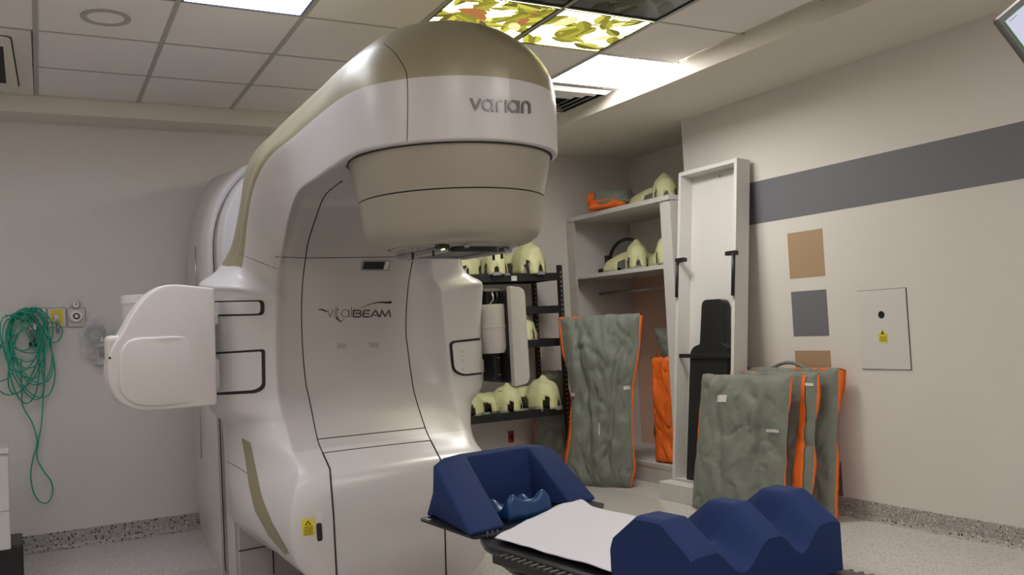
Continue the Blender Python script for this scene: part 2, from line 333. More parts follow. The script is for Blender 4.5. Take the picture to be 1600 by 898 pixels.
# ================================================================== the treatment machine
TH = R(6); O = Vector((1.76, 3.72, 0))
mach = thing('linear_accelerator', 'large white and beige radiotherapy gantry with overhanging round treatment head', 'medical machine', O, TH)
MW = Matrix.Translation(O) @ Matrix.Rotation(TH, 4, 'Z'); MI_ = MW.inverted(); camL = MI_ @ CAM
def rayL(x, y): return (MI_.to_3x3() @ ray(x, y))
def mL(x, y, yp):                        # machine-frame point seen at a pixel, at depth yp
    d = rayL(x, y); return camL + d*((yp-camL.y)/d.y)
def rot2(p):                             # control numbers were measured in a frame turned 2 degrees
    c, s = math.cos(R(2)), math.sin(R(2)); x, y, z = p; return Vector((c*x+s*y, -s*x+c*y, z))
HC = (0, -.055)
def hp(phi, r, z): a = R(phi); return (HC[0]-r*math.sin(a), HC[1]-r*math.cos(a), z)
ctrl = []
for phi in (0, 22.5, 45, 67.5, 90):
    ctrl.append([(0, HC[1], 2.70), hp(phi, .22, 2.665), hp(phi, .36, 2.585), hp(phi, .455, 2.475), hp(phi, .487, 2.35), hp(phi, .485, 2.095), hp(phi, .44, 2.09), hp(phi, .25, 2.09), (0, HC[1], 2.09)])
arm = [
 [(0, .25, 2.70), (-.22, .22, 2.665), (-.41, .2, 2.53), (-.475, .18, 2.43), (-.515, .15, 2.32), (-.515, .22, 2.045), (-.40, .25, 2.085), (-.25, .45, 2.11), (0, .45, 2.11)],
 [(0, .55, 2.70), (-.24, .5, 2.64), (-.45, .42, 2.46), (-.53, .38, 2.36), (-.575, .34, 2.25), (-.535, .42, 2.01), (-.43, .62, 2.07), (-.27, .74, 2.11), (0, .76, 2.12)],
 [(0, .85, 2.68), (-.27, .75, 2.60), (-.53, .58, 2.36), (-.59, .53, 2.27), (-.635, .47, 2.19), (-.505, .62, 1.947), (-.41, .84, 2.01), (-.30, .93, 2.05), (0, .95, 2.07)],
 [(-.2, 1.05, 2.55), (-.42, .95, 2.44), (-.625, .72, 2.24), (-.65, .64, 2.18), (-.665, .57, 2.12), (-.477, .78, 1.857), (-.41, .92, 1.91), (-.32, .975, 1.94), (0, .985, 1.96)],
 [(-.40, 1.15, 2.35), (-.56, 1.02, 2.28), (-.65, .85, 2.11), (-.665, .76, 2.07), (-.675, .67, 2.03), (-.468, .88, 1.755), (-.42, .95, 1.80), (-.33, .98, 1.82), (0, .985, 1.83)],
 [(-.48, 1.2, 2.10), (-.60, 1.08, 2.06), (-.655, .95, 1.96), (-.668, .86, 1.93), (-.673, .77, 1.90), (-.475, .91, 1.67), (-.42, .94, 1.69), (-.33, .965, 1.71), (0, .975, 1.72)],
 [(-.52, 1.25, 1.88), (-.62, 1.18, 1.86), (-.67, 1.06, 1.80), (-.672, .97, 1.785), (-.66, .88, 1.76), (-.485, .905, 1.625), (-.43, .935, 1.635), (-.33, .955, 1.64), (0, .96, 1.64)],
 [(-.55, 1.35, 1.72), (-.66, 1.28, 1.72), (-.73, 1.15, 1.70), (-.735, 1.04, 1.68), (-.675, .90, 1.665), (-.495, .89, 1.60), (-.43, .925, 1.58), (-.33, .95, 1.58), (0, .955, 1.58)],
 [(-.6, 1.4, 1.62), (-.7, 1.33, 1.63), (-.80, 1.18, 1.645), (-.815, 1.03, 1.625), (-.705, .84, 1.60), (-.505, .865, 1.56), (-.435, .915, 1.53), (-.33, .945, 1.53), (0, .95, 1.53)],
 [(-.6, 1.4, 1.58), (-.7, 1.33, 1.58), (-.80, 1.18, 1.60), (-.81, 1.035, 1.585), (-.705, .86, 1.565), (-.508, .868, 1.51), (-.44, .91, 1.50), (-.335, .94, 1.49), (0, .945, 1.49)],
 [(-.6, 1.4, 1.3), (-.7, 1.33, 1.3), (-.78, 1.18, 1.3), (-.795, 1.05, 1.3), (-.70, .90, 1.3), (-.52, .865, 1.28), (-.45, .90, 1.28), (-.345, .93, 1.28), (0, .935, 1.28)],
 [(-.6, 1.4, 1.12), (-.7, 1.33, 1.12), (-.78, 1.18, 1.11), (-.795, 1.05, 1.09), (-.70, .895, 1.09), (-.525, .85, 1.08), (-.46, .88, 1.08), (-.35, .90, 1.08), (0, .91, 1.08)],
 [(-.6, 1.4, 1.02), (-.7, 1.33, 1.01), (-.775, 1.18, 1.00), (-.775, 1.05, .99), (-.69, .89, .985), (-.52, .82, .975), (-.46, .83, .975), (-.355, .85, .97), (0, .86, .97)],
 [(-.6, 1.4, .94), (-.60, 1.33, .93), (-.70, 1.2, .92), (-.72, 1.06, .91), (-.655, .89, .925), (-.515, .77, .90), (-.46, .78, .895), (-.36, .79, .89), (0, .80, .89)],
 [(-.6, 1.4, .82), (-.60, 1.33, .80), (-.70, 1.2, .79), (-.73, 1.04, .79), (-.65, .86, .83), (-.52, .68, .79), (-.47, .675, .79), (-.36, .69, .79), (0, .70, .79)],
 [(-.6, 1.4, .73), (-.60, 1.33, .71), (-.70, 1.2, .69), (-.74, 1.0, .69), (-.645, .82, .73), (-.525, .60, .705), (-.47, .59, .715), (-.36, .585, .72), (0, .58, .725)],
 [(-.6, 1.4, .64), (-.60, 1.33, .62), (-.70, 1.2, .59), (-.745, .97, .58), (-.67, .78, .61), (-.575, .535, .625), (-.50, .515, .65), (-.37, .505, .66), (0, .50, .665)],
 [(-.58, 1.4, .50), (-.60, 1.33, .48), (-.70, 1.2, .47), (-.72, .95, .46), (-.68, .75, .47), (-.61, .505, .50), (-.52, .475, .50), (-.38, .47, .50), (0, .465, .50)],
 [(-.5, 1.4, .36), (-.57, 1.33, .35), (-.62, 1.2, .35), (-.64, .90, .37), (-.635, .72, .36), (-.605, .50, .36), (-.52, .47, .36), (-.38, .465, .36), (0, .46, .36)],
 [(-.36, 1.4, .24), (-.40, 1.33, .22), (-.45, 1.2, .21), (-.50, .86, .25), (-.52, .69, .235), (-.545, .50, .24), (-.48, .47, .23), (-.36, .46, .22), (0, .455, .22)],
 [(-.2, 1.4, .18), (-.22, 1.33, .15), (-.25, 1.2, .12), (-.28, .85, .09), (-.30, .68, .08), (-.36, .50, .09), (-.33, .47, .08), (-.25, .46, .07), (0, .455, .07)],
 [(0, 1.4, .14), (0, 1.33, .11), (0, 1.2, .08), (0, .85, .06), (0, .72, .05), (0, .60, .04), (0, .52, .035), (0, .48, .035), (0, .46, .04)],
]
ctrl += arm
rows = []
for r in ctrl:
    q = [rot2(p) for p in r]
    for i, p in enumerate(r):
        if p[0] == 0: q[i].x = 0
    c2 = q[5].lerp(q[6], .14); c0 = q[5].lerp(q[4], .06)
    q = q[:5]+[c0, c2]+q[6:]
    rows.append(q)
G = np.array([[list(p) for p in r] for r in rows])        # rows x 10 x 3
def crom(A, n, ax, ghost_first=None, ghost_last=None, tens=.5):
    A = np.moveaxis(A, ax, 0); L = A.shape[0]; out = []
    for i in range(L-1):
        p1, p2 = A[i], A[i+1]; p0 = A[i-1] if i > 0 else (ghost_first(A) if ghost_first else p1); p3 = A[i+2] if i+2 < L else (ghost_last(A) if ghost_last else p2)
        m1 = tens*(p2-p0); m2 = tens*(p3-p1)
        # limit tangents so close control points keep their creases
        dl = np.linalg.norm(p2-p1, axis=-1, keepdims=True)
        for m_ in (m1, m2):
            l = np.linalg.norm(m_, axis=-1, keepdims=True)+1e-9; m_ *= np.minimum(1, 1.4*dl/l)
        for k in range(n):
            t = k/n; out.append((2*t**3-3*t**2+1)*p1+(t**3-2*t**2+t)*m1+(-2*t**3+3*t**2)*p2+(t**3-t**2)*m2)
    out.append(A[-1]); return np.moveaxis(np.array(out), 0, ax)
NR, NCc = 5, 6
flip = np.array([-1, 1, 1])
G1 = crom(G, NR, 0, ghost_first=lambda A: A[1]*flip)
G2 = crom(G1, NCc, 1, ghost_last=lambda A: A[-2]*flip)
full = np.concatenate([G2, (G2*flip)[:, ::-1][:, 1:]], axis=1)
for i in range(full.shape[0]):           # the right pod is a little wider than the left one
    wr_ = np.interp(i/NR, [11, 14, 17.5, 19.5], [0, 1, 1, 0])
    for j in range(full.shape[1]//2, full.shape[1]):
        cc_ = (full.shape[1]-1-j)/NCc; full[i, j, 0] += wr_*np.interp(cc_, [0, 3, 4, 5], [.10, .10, .06, 0])
nu, nv = full.shape[:2]; Vg = full.reshape(-1, 3)
def gid(i, j): return i*nv+j
allF = [(gid(i, j), gid(i+1, j), gid(i+1, j+1), gid(i, j+1)) for i in range(nu-1) for j in range(nv-1)]
def zone(i, j):
    jj = j if j < nv//2 else nv-2-j; row = i/NR; col = jj/NCc
    if col < 4 and row < 11.6: return 'beige_band' if row >= 4.5 else 'head_dome'
    if row < 4.5: return 'head_cover'
    if col < 5.15:
        if row < 12: return 'arm_cover' if j < nv//2 else 'arm_cover_right'
        return 'pod_left' if j < nv//2 else 'pod_right'
    if col >= 8: return 'front_cover' if row < 18.9 else 'lower_front_cover'
    return 'side_cover' if row < 18.9 else 'base_side_cover'
names = dict(arm_cover_right='arm_cover', beige_band='trim_band', head_dome='head_dome', head_cover='head_cover', arm_cover='arm_cover', pod_left='side_pod', pod_right='side_pod', front_cover='front_cover', lower_front_cover='lower_front_cover', side_cover='inner_side_cover', base_side_cover='base_side_cover')
mats = dict(beige_band='beige', head_dome='beige', front_cover='face', lower_front_cover='white', side_cover='face')
# full-surface normals so the joints between covers do not show as shading breaks
tmp = bpy.data.meshes.new('tmp'); tmp.from_pydata([tuple(v) for v in Vg], [], allF); tmp.update()
bmn = bmesh.new(); bmn.from_mesh(tmp); bmesh.ops.recalc_face_normals(bmn, faces=bmn.faces)
# merge normals at poles/zero rows is not needed; orientation: head front must face -y
bmn.to_mesh(tmp); bmn.free(); tmp.update()
nrm = np.array([v.normal[:] for v in tmp.vertices])
mid = gid(NR*15, nv//2)
facesT = [tuple(p.vertices) for p in tmp.polygons]
if nrm[mid][1] > 0: nrm = -nrm; facesT = [f[::-1] for f in facesT]
zf = {}
for n_, f in enumerate(facesT):
    i, j = divmod(n_, nv-1); zf.setdefault(zone(i, j), []).append(f)
for z, F in zf.items():
    idx = sorted({v for f in F for v in f}); mp = {v: k for k, v in enumerate(idx)}
    o = mesh_obj(names[z], [Vg[v] for v in idx], [tuple(mp[v] for v in f) for f in F], M[mats.get(z, 'white')], mach, True)
    o.data.normals_split_custom_set_from_vertices([tuple(nrm[v]) for v in idx])
    if z in ('beige_band', 'head_dome'): o['label'] = 'beige upper shell' if z == 'head_dome' else 'beige trim band around the arm'
bvh = BVHTree.FromPolygons([Vector(v) for v in Vg], facesT)
def hitL(x, y, off=.001, tree=None, fb=None):
    d = rayL(x, y).normalized(); h = (tree or bvh).ray_cast(camL, d)
    if h[0] is None: return None
    n = h[1] if h[1].dot(d) < 0 else -h[1]
    return h[0]+n*off
def dens(pts, step=5):
    out = []
    for a, b in zip(pts, pts[1:]):
        n = max(1, int(math.hypot(b[0]-a[0], b[1]-a[1])/step))
        for k in range(n): out.append((a[0]+(b[0]-a[0])*k/n, a[1]+(b[1]-a[1])*k/n))
    out.append(pts[-1]); return out
def smooth_px(pts, n=4):
    A = np.array(pts, float); return [tuple(p) for p in crom(A[:, None, :], n, 0)[:, 0, :]]
def seam(pts, r=.0022, m='dark', name='panel_gap', tree=None, sm=True, step=5, parent=None):
    P = dens(smooth_px(pts) if sm and len(pts) > 2 else pts, step); H = [hitL(x, y, 0, tree) for x, y in P]; H = [h for h in H if h is not None]
    if len(H) < 2: return
    runs = [[H[0]]]
    for h in H[1:]:
        if (h-runs[-1][-1]).length > .12: runs.append([h])
        else: runs[-1].append(h)
    bm = bmesh.new()
    for rn in runs:
        if len(rn) > 1: bm_tube(bm, rn, r, 6)
    return finish(name, bm, M[m], parent or mach, True)
def decal(poly, m, off=.0015, thick=.001, name='patch', tree=None, step=6, parent=None):
    bm = bmesh.new(); vs = [bm.verts.new((x, y, 0)) for x, y in poly]; bm.faces.new(vs); bmesh.ops.triangulate(bm, faces=bm.faces)
    for it in range(5):
        es = [e for e in bm.edges if e.calc_length() > step]
        if not es: break
        bmesh.ops.subdivide_edges(bm, edges=es, cuts=1); bmesh.ops.triangulate(bm, faces=[f for f in bm.faces if len(f.verts) > 3])
    bad = []
    for v in bm.verts:
        h = hitL(v.co.x, v.co.y, off, tree)
        if h is None: bad.append(v)
        else: v.co = h
    bmesh.ops.delete(bm, geom=bad, context='VERTS')
    return finish(name, bm, M[m] if isinstance(m, str) else m, parent or mach, True)
# --- gaps between covers, traced where the photograph shows them
seam([(600, 68), (617, 83), (630, 103), (636, 120), (637, 170), (636, 221)], .0018)
seam([(535, 282), (508, 305), (493, 342), (481.6, 378), (478, 400), (473, 440), (471, 489), (473, 547), (478, 600), (482.6, 620), (496, 686), (504, 707)], .003)
seam([(649, 402), (646, 402), (637.5, 449), (634, 512), (638, 552), (644, 596), (649, 620), (665, 670), (673, 688)], .003)
seam([(430, 401), (478, 403), (560, 402), (646, 401)], .0018, sm=False)
seam([(374, 396), (400, 407), (433, 420)], .0015)
seam([(496, 686), (580, 677), (665, 668)], .0028); seam([(504, 707.5), (590, 697), (673, 688)], .0028)
seam([(504, 707), (515.5, 732), (518, 765), (521, 802), (526, 898)], .0045, sm=False); seam([(673, 688), (688, 717), (692, 745), (694, 782), (697, 898)], .0045, sm=False)
seam([(355, 721), (372, 730), (387, 740)], .0015); seam([(387, 740), (399, 727)], .0015)
decal([(378, 684), (391.5, 691.5), (399, 728), (409, 775), (424, 813.6), (452, 864), (446, 866), (420.5, 837), (399, 798), (389.5, 759), (384, 717)], 'beige', .003, name='trim_strip')
# slots of the folding arms on the left pod
def rr(x0, y0, x1, y1, r, sl=0, n=4):
    q = rounded([(x0, y0), (x1, y0), (x1, y1), (x0, y1)], r, n); return [(x, y+sl*(x-x0)) for x, y in q]
decal(rr(336, 470, 413, 494, [0, 8, 8, 0], -.02), 'dark', .002, name='arm_slot')
decal(rr(336, 472, 406, 491, [0, 6, 6, 0], -.02), 'white', .006, name='arm_link')
seam([(342, 472), (342, 491)], .0015)
decal(rounded([(338, 550), (414, 545), (415, 606), (402, 614), (338, 617)], [0, 5, 8, 8, 0], 4), 'dark', .002, name='arm_slot')
decal(rounded([(338, 553), (408, 549), (409, 602), (398, 609), (338, 613)], [0, 3, 6, 6, 0], 4), 'white', .006, name='arm_link')
# right pod recess with buttons
decal(rounded([(701, 533), (762, 526), (764, 583), (722, 588), (706, 580)], [8, 0, 0, 10, 8], 4), 'dark', .002, name='arm_slot')
decal(rounded([(705, 536), (761, 530), (763, 580), (722, 585), (709, 577)], [6, 0, 0, 8, 6], 4), 'white', .008, name='arm_link')
seam([(731, 533), (733, 583)], .0015)
for bx, by in ((720, 549), (720, 556), (721, 563), (722, 577)):
    h = hitL(bx, by, .008)
    if h: lathe('button', [(.007, 0), (.006, .006), (.003, .008)], M['grey'], mach, 10, h, 'y')
# handle cut-out and warning sticker on the lower cover
decal(rounded([(492, 798), (502, 798), (503.5, 845), (495.5, 846)], 5, 5), 'pale', .002, name='handle_recess')
decal(rounded([(493.5, 817), (502.5, 816), (504, 844), (495.5, 846)], 4.5, 5), 'dark', .003, name='handle_slot')
decal([(471, 811), (491, 809), (492, 835), (473, 838)], 'yellow', .002, name='warning_sticker')
decal([(481, 812.5), (486.5, 819.5), (476, 820.5)], 'ink', .003, name='warning_triangle')
decal([(481.1, 815), (484, 819), (478.4, 819.5)], 'yellow', .0035, name='warning_triangle')
for k in range(5): decal([(475, 823.2+k*2.9), (489, 821.6+k*2.9), (489, 822.6+k*2.9), (475, 824.2+k*2.9)], 'ink', .003, name='sticker_print')
# little display window
decal(rounded([(566, 406.5), (611, 406.5), (608, 423.5), (563, 422.5)], 2, 3), 'grey', .002, name='display_frame')
decal([(569, 409), (606, 409), (602, 421), (566.5, 420.5)], 'black', .003, name='display_window')
decal([(602, 409), (608.5, 408.5), (605, 421.5), (598.5, 421)], 'pale', .0035, name='display_edge')
decal([(526, 536), (541, 536), (541, 544.5), (527, 544.5)], 'tagd', .002, name='faded_label'); decal([(576, 535), (592, 535), (592, 543), (577, 543)], 'tagd', .002, name='faded_label')
# --- lettering: strokes laid on the covers
def stroke(pts, w, m, name, off=.002, sm=False):
    P = dens(smooth_px(pts, 5) if sm else pts, 2.2); ws = w if callable(w) else (lambda t: w)
    L = []; Rr = []; n = len(P)
    for i, p in enumerate(P):
        a = P[max(0, i-1)]; b = P[min(n-1, i+1)]; dx, dy = b[0]-a[0], b[1]-a[1]; l = math.hypot(dx, dy) or 1; ww = ws(i/(n-1))/2
        L.append((p[0]-dy/l*ww, p[1]+dx/l*ww)); Rr.append((p[0]+dy/l*ww, p[1]-dx/l*ww))
    V = []; F = []
    for a, b in zip(L, Rr):
        for q in (a, b):
            h = hitL(q[0], q[1], off); h0 = hitL(q[0], q[1], 0)
            if h is None: return None
            V += [h, h0]
    for i in range(n-1):
        a = i*4; b = a+4
        F += [(a, a+2, b+2, b), (a, b, b+1, a+1), (a+2, a+3, b+3, b+2)]
    F += [(0, 1, 3, 2), (4*n-4, 4*n-2, 4*n-1, 4*n-3)]
    return V, F
def lettering(strokes, m, name, off=.002):
    V = []; F = []
    for s in strokes:
        r = stroke(s[0], s[1], m, name, off, s[2] if len(s) > 2 else False)
        if r: b = len(V); V += r[0]; F += [tuple(i+b for i in f) for f in r[1]]
    return mesh_obj(name, V, F, M[m], mach)
def arcpts(cx, cy, rx, ry, a0, a1, n=14): return [(cx+rx*math.cos(R(a0+(a1-a0)*k/n)), cy+ry*math.sin(R(a0+(a1-a0)*k/n))) for k in range(n+1)]
def slope(P, x0=734, s=.055): return [(x, y+s*(x-x0)) for x, y in P]
yt, yb2 = 153.5, 171.5; cy = (yt+yb2)/2; wv = 3.3; VS = []
VS.append((slope([(735.5, yt), (743, yb2-.5), (750.5, yt)]), wv))
VS += [(slope(arcpts(762, cy, 7.6, 8.2, 0, 360, 22)), wv), (slope([(770, yt), (770, yb2+1)]), wv)]
VS += [(slope([(777, yb2+1), (777, cy)]+arcpts(783.5, cy-1, 6.5, 7, 180, 275, 6)), wv)]
VS += [(slope([(790.5, yt), (790.5, yb2+1)]), wv)]
VS += [(slope(arcpts(802, cy, 7, 8.2, 0, 360, 22)), wv), (slope([(809.4, yt), (809.4, yb2+1)]), wv)]
VS += [(slope([(815.5, yb2+1), (815.5, cy)]+arcpts(821, cy-1, 5.5, 7.2, 180, 360, 10)+[(826.5, yb2+1)]), wv)]
lettering(VS, 'logo2', 'raised_lettering', .006)
# thin/bold word on the front cover (px measured on the photograph)
def q(x, y): return (480+x/7.48, 440+y/7.48)
def Q(L): return [q(*p) for p in L]
thin = .9; bold = 2.6
LT = [(Q([(235, 325), (268, 418), (305, 325)]), thin), (Q([(330, 325), (318, 415)]), thin), (Q([(333, 295), (331, 303)]), 1.1), (Q([(352, 293), (345, 395), (352, 410), (385, 413)]), thin), (Q([(338, 325), (372, 325)]), thin),
      (Q(arcpts(443, 370, 43, 45, 0, 360, 24)), thin), (Q([(489, 325), (489, 415)]), thin), (Q([(517, 293), (517, 415)]), thin)]
LB = [(Q([(535, 335), (610, 335), (632, 350), (610, 371), (560, 371)]), bold), (Q([(610, 371), (638, 388), (615, 410), (540, 410), (540, 335)]), bold),
      (Q([(735, 335), (665, 335), (655, 372), (655, 410), (725, 410)]), bold), (Q([(660, 372), (725, 372)]), bold*.8),
      (Q([(738, 414), (800, 330), (842, 414)]), bold), (Q([(770, 392), (825, 392)]), bold*.6),
      (Q([(850, 414), (872, 330), (910, 410), (955, 330), (972, 414)]), bold*.95)]
lettering(LT+LB, 'logo', 'logo_lettering', .0015)
sw = [(Q([(130, 328), (165, 325), (200, 336), (232, 352)]), lambda t: .4+2.0*math.sin(math.pi*min(1, t*.75+.1)), True), (Q([(335, 415), (388, 470), (430, 435)]), lambda t: 2.2*(1-t)+.5),
      (Q([(620, 312), (700, 275), (790, 248), (870, 240), (930, 245), (985, 238)]), lambda t: .5+3.6*t**1.5, True)]
for s_ in sw: lettering([s_], 'ink', 'logo_swoosh', .0015)
# --- collimator under the head
hc = rot2((0, HC[1], 0)); hc.x = 0; HX, HY = 0, hc.y
lathe('collimator_shroud', [(.2, 2.10), (.452, 2.10), (.452, 2.085), (.415, 1.914), (.40, 1.912)], M['champ'], mach, 96, (HX, HY, 0), angle=30)
lathe('shroud_gap', [(.40, 1.916), (.409, 1.914), (.409, 1.907), (.40, 1.905)], M['dark'], mach, 96, (HX, HY, 0))
lathe('collimator_cover', [(.40, 1.909), (.414, 1.908), (.398, 1.80), (.392, 1.765), (.376, 1.738), (.345, 1.716), (.31, 1.705), (.296, 1.704), (.293, 1.712), (.10, 1.712)], M['champ'], mach, 96, (HX, HY, 0), angle=30)
lathe('head_gap', [(.44, 2.094), (.462, 2.094), (.462, 2.086), (.44, 2.086)], M['dark'], mach, 96, (HX, HY, 0))
lathe('rotating_ring', [(.10, 1.712), (.288, 1.712), (.284, 1.700), (.255, 1.697), (.25, 1.702), (.10, 1.702)], M['champ'], mach, 72, (HX, HY, 0), angle=30)
lathe('ring_plate', [(.02, 1.703), (.246, 1.703), (.243, 1.692), (.21, 1.688), (.02, 1.688)], M['grey'], mach, 72, (HX, HY, 0), angle=30)
box('jaw_opening', (-.14, HY-.14, 1.678), (.14, HY+.14, 1.690), M['black'], mach)
for s in (-1, 1):
    box('accessory_rail', (s*.165-.02, HY-.19, 1.668), (s*.165+.02, HY+.19, 1.690), M['grey'], mach, .003)
    box('accessory_rail', (s*.125-.006, HY-.16, 1.672), (s*.125+.006, HY+.16, 1.690), M['steel'], mach)
box('interface_bar', (-.12, HY-.2, 1.668), (.10, HY-.165, 1.688), M['black'], mach, .003)
box('interface_bar', (-.14, HY+.17, 1.670), (.14, HY+.2, 1.690), M['grey'], mach, .003)
for a in (20, 75, 140, 200, 250, 310):
    lathe('screw', [(.012, 1.690), (.012, 1.683), (.006, 1.680)], M['grey'], mach, 10, (HX+.262*math.cos(R(a)), HY+.262*math.sin(R(a)), 0))
for a, dz in ((185, .03), (215, .025), (345, .03), (5, .03)):
    tube('latch_pin', [(HX+.225*math.cos(R(a)), HY+.225*math.sin(R(a)), 1.68), (HX+.225*math.cos(R(a)), HY+.225*math.sin(R(a)), 1.68-dz)], .006, M['black'], mach)
box('indicator_housing', (-.20, HY-.21, 1.680), (-.15, HY-.17, 1.70), M['black'], mach, .003)
lathe('indicator_lamp', [(.004, 1.682), (.004, 1.677), (.002, 1.676)], mat('indicator_lit', (.5, .8, .1), .3, emit=(.7, 1, .2), es=6), mach, 10, (-.175, HY-.20, 0))
box('sensor', (-.03, .30, 1.68), (.03, .33, 1.71), M['grey'], mach, .004)
# --- drum, stand and pedestal behind
def arch(hw, zt, zb, n=40, e=2.6, chest=1.5):
    pts = []
    for k in range(n+1):
        a = math.pi*k/n; c, s = math.cos(a), math.sin(a); pts.append((-hw*math.copysign(abs(c)**(2/e), c), chest+(zt-chest)*abs(s)**(2/e)))
    return pts
def loft(name, secs, m, parent, smooth=True, capend=True, angle=40):
    bm = bmesh.new(); rings = [[bm.verts.new((x, y, z)) for x, z in pts] for y, pts in secs]
    for a, b in zip(rings, rings[1:]):
        n = len(a)
        for k in range(n): bm.faces.new((a[k], a[(k+1) % n], b[(k+1) % n], b[k]))
    if capend: bm.faces.new(rings[0]); bm.faces.new(rings[-1])
    return finish(name, bm, m, parent, smooth, angle)
def oval(hw, zc, zt, zb, n=64, e=2.5, shift=0):
    pts = []
    for k in range(n):
        a = 2*math.pi*k/n; c, s = math.cos(a), math.sin(a); x = -hw*math.copysign(abs(c)**(2/e), c); z = zc+((zt-zc) if s > 0 else (zc-zb))*math.copysign(abs(s)**(2/e), s); pts.append((x+shift, z))
    return pts
def stsec(hw, zt, z0=.0, zs=1.85, e=2.1, foot=.0):
    n = 30; pts = []
    for k in range(n+1):
        a = math.pi*k/n; c, s = math.cos(a), math.sin(a); pts.append((-hw*math.copysign(abs(c)**(2/e), c), zs+(zt-zs)*abs(s)**(2/e)))
    return pts+[(hw, .35+z0), (hw-foot, z0), (-hw+foot, z0), (-hw, .35+z0)]
loft('drum_cover', [(1.0, oval(.49, 1.3, 2.34, .52)), (1.05, oval(.505, 1.3, 2.38, .5)), (1.60, oval(.505, 1.3, 2.40, .5)), (1.62, oval(.49, 1.3, 2.36, .52))], M['white'], mach)
loft('column_cover', [(1.60, stsec(.505, 2.41, .0)), (1.61, stsec(.513, 2.42, .0)), (1.70, stsec(.516, 2.425, .0))], M['white'], mach)
loft('drum_rim', [(1.70, stsec(.519, 2.43, .02)), (1.735, stsec(.521, 2.435, .02))], M['steel'], mach)
loft('drum_gap', [(1.735, stsec(.512, 2.42, .03)), (1.77, stsec(.522, 2.43, .03))], M['dark'], mach)
loft('stand_housing', [(1.76, stsec(.532, 2.45)), (1.79, stsec(.548, 2.47, foot=.02)), (2.3, stsec(.455, 2.50, foot=.03)), (3.02, stsec(.315, 2.55, foot=.03))], M['white'], mach)
box('pedestal', (-.490, 1.585, .0), (.490, 1.60, .90), M['white'], mach, .004)
box('pedestal_gap', (-.493, 1.581, .165), (.493, 1.5855, .170), M['dark'], mach)
box('pedestal_gap', (-.30, 1.581, .0), (-.295, 1.5855, .9), M['dark'], mach)
# drum seam and door handle on the stand
dv = BVHTree.FromPolygons([Vector(v.co) for v in bpy.data.objects['drum_cover'].data.vertices], [tuple(p.vertices) for p in bpy.data.objects['drum_cover'].data.polygons])
seam([(343, 373), (356, 365), (370, 357)], .0025, 'dark', 'panel_gap', dv, False)
sv = BVHTree.FromPolygons([Vector(v.co) for v in bpy.data.objects['stand_housing'].data.vertices], [tuple(p.vertices) for p in bpy.data.objects['stand_housing'].data.polygons])
def hs(x, y, off): return hitL(x, y, off, sv)
for ya, yb_ in ((386, 470), (600, 715)):
    P = [hs(306+(y-386)*.03+2, y, .012) for y in (ya, (ya+yb_)/2, yb_)]
    P = [p for p in P if p]
    if len(P) > 1: tube('door_handle', P, .004, M['steel'], mach, 6)
# --- imaging arms
def slabpoly():   # outline of the detector housing, px on the photograph at its depth
    return [(336, 450), (300, 446), (268, 444), (247, 449), (225, 466), (207, 490), (190, 520), (178, 538), (171, 556), (169, 585), (173, 605), (188, 628), (215, 640), (250, 640), (300, 636), (340, 632)]
D0 = .86
P0 = [mL(x, y, D0) for x, y in smooth_px(slabpoly(), 3)]
poly = [(p.x, p.z) for p in P0]
slab = prism('detector_housing', poly, D0, D0+.11, M['pale'], mach, 'xz', .012)
P1 = [mL(x, y, D0-.015) for x, y in smooth_px([(338, 526), (290, 524), (240, 526), (212, 528), (196, 537), (188, 555), (187, 590), (190, 612), (205, 628), (225, 634), (260, 634), (338, 628)], 3)]
prism('housing_bulge', [(p.x, p.z) for p in P1], D0-.016, D0+.03, M['pale'], mach, 'xz', .012)
hb = bpy.data.objects['housing_bulge'].data
for v in hb.vertices: v.co.y += .024*sy(P1[8].x+.08, P1[0].x-.05, v.co.x)
a = mL(172, 545, D0+.05); box('bump_stop', (a.x-.02, D0+.01, a.z-.07), (a.x+.05, D0+.09, a.z+.06), M['pale'], mach, .02, 3)
lathe('screw', [(.006, 0), (.006, .004)], M['dark'], mach, 8, (a.x-.012, D0+.0, a.z-.04), 'y')
a0, a1 = mL(189, 462, 1.15), mL(262, 512, 1.15)
cxx = (a0.x+a1.x)/2; rr_ = (a1.x-a0.x)/2
lathe('tube_barrel', [(rr_-.02, 1.12), (rr_-.006, 1.3), (rr_-.004, a0.z-.045), (rr_-.002, a0.z-.04), (rr_, a0.z-.04), (rr_, a0.z-.002), (rr_-.008, a0.z), (.02, a0.z)], M['pale'], mach, 40, (cxx, 1.15+.0, 0), angle=30)
w1 = [(cxx-.045+d[0], 1.15-rr_-.001, d[1]) for d in ((.0, 1.36), (.06, 1.36), (.03, 1.42))]
mesh_obj('warning_triangle', w1+[(x, y+.004, z) for x, y, z in w1], [(0, 1, 2), (5, 4, 3), (0, 3, 4, 1), (1, 4, 5, 2), (2, 5, 3, 0)], M['yellow'], mach)
box('arm_beam', (-1.15, .98, 1.10), (-.74, 1.14, 1.26), M['white'], mach, .02, 3)
box('arm_beam', (-1.15, .98, 1.42), (-.74, 1.10, 1.48), M['white'], mach, .01, 2)
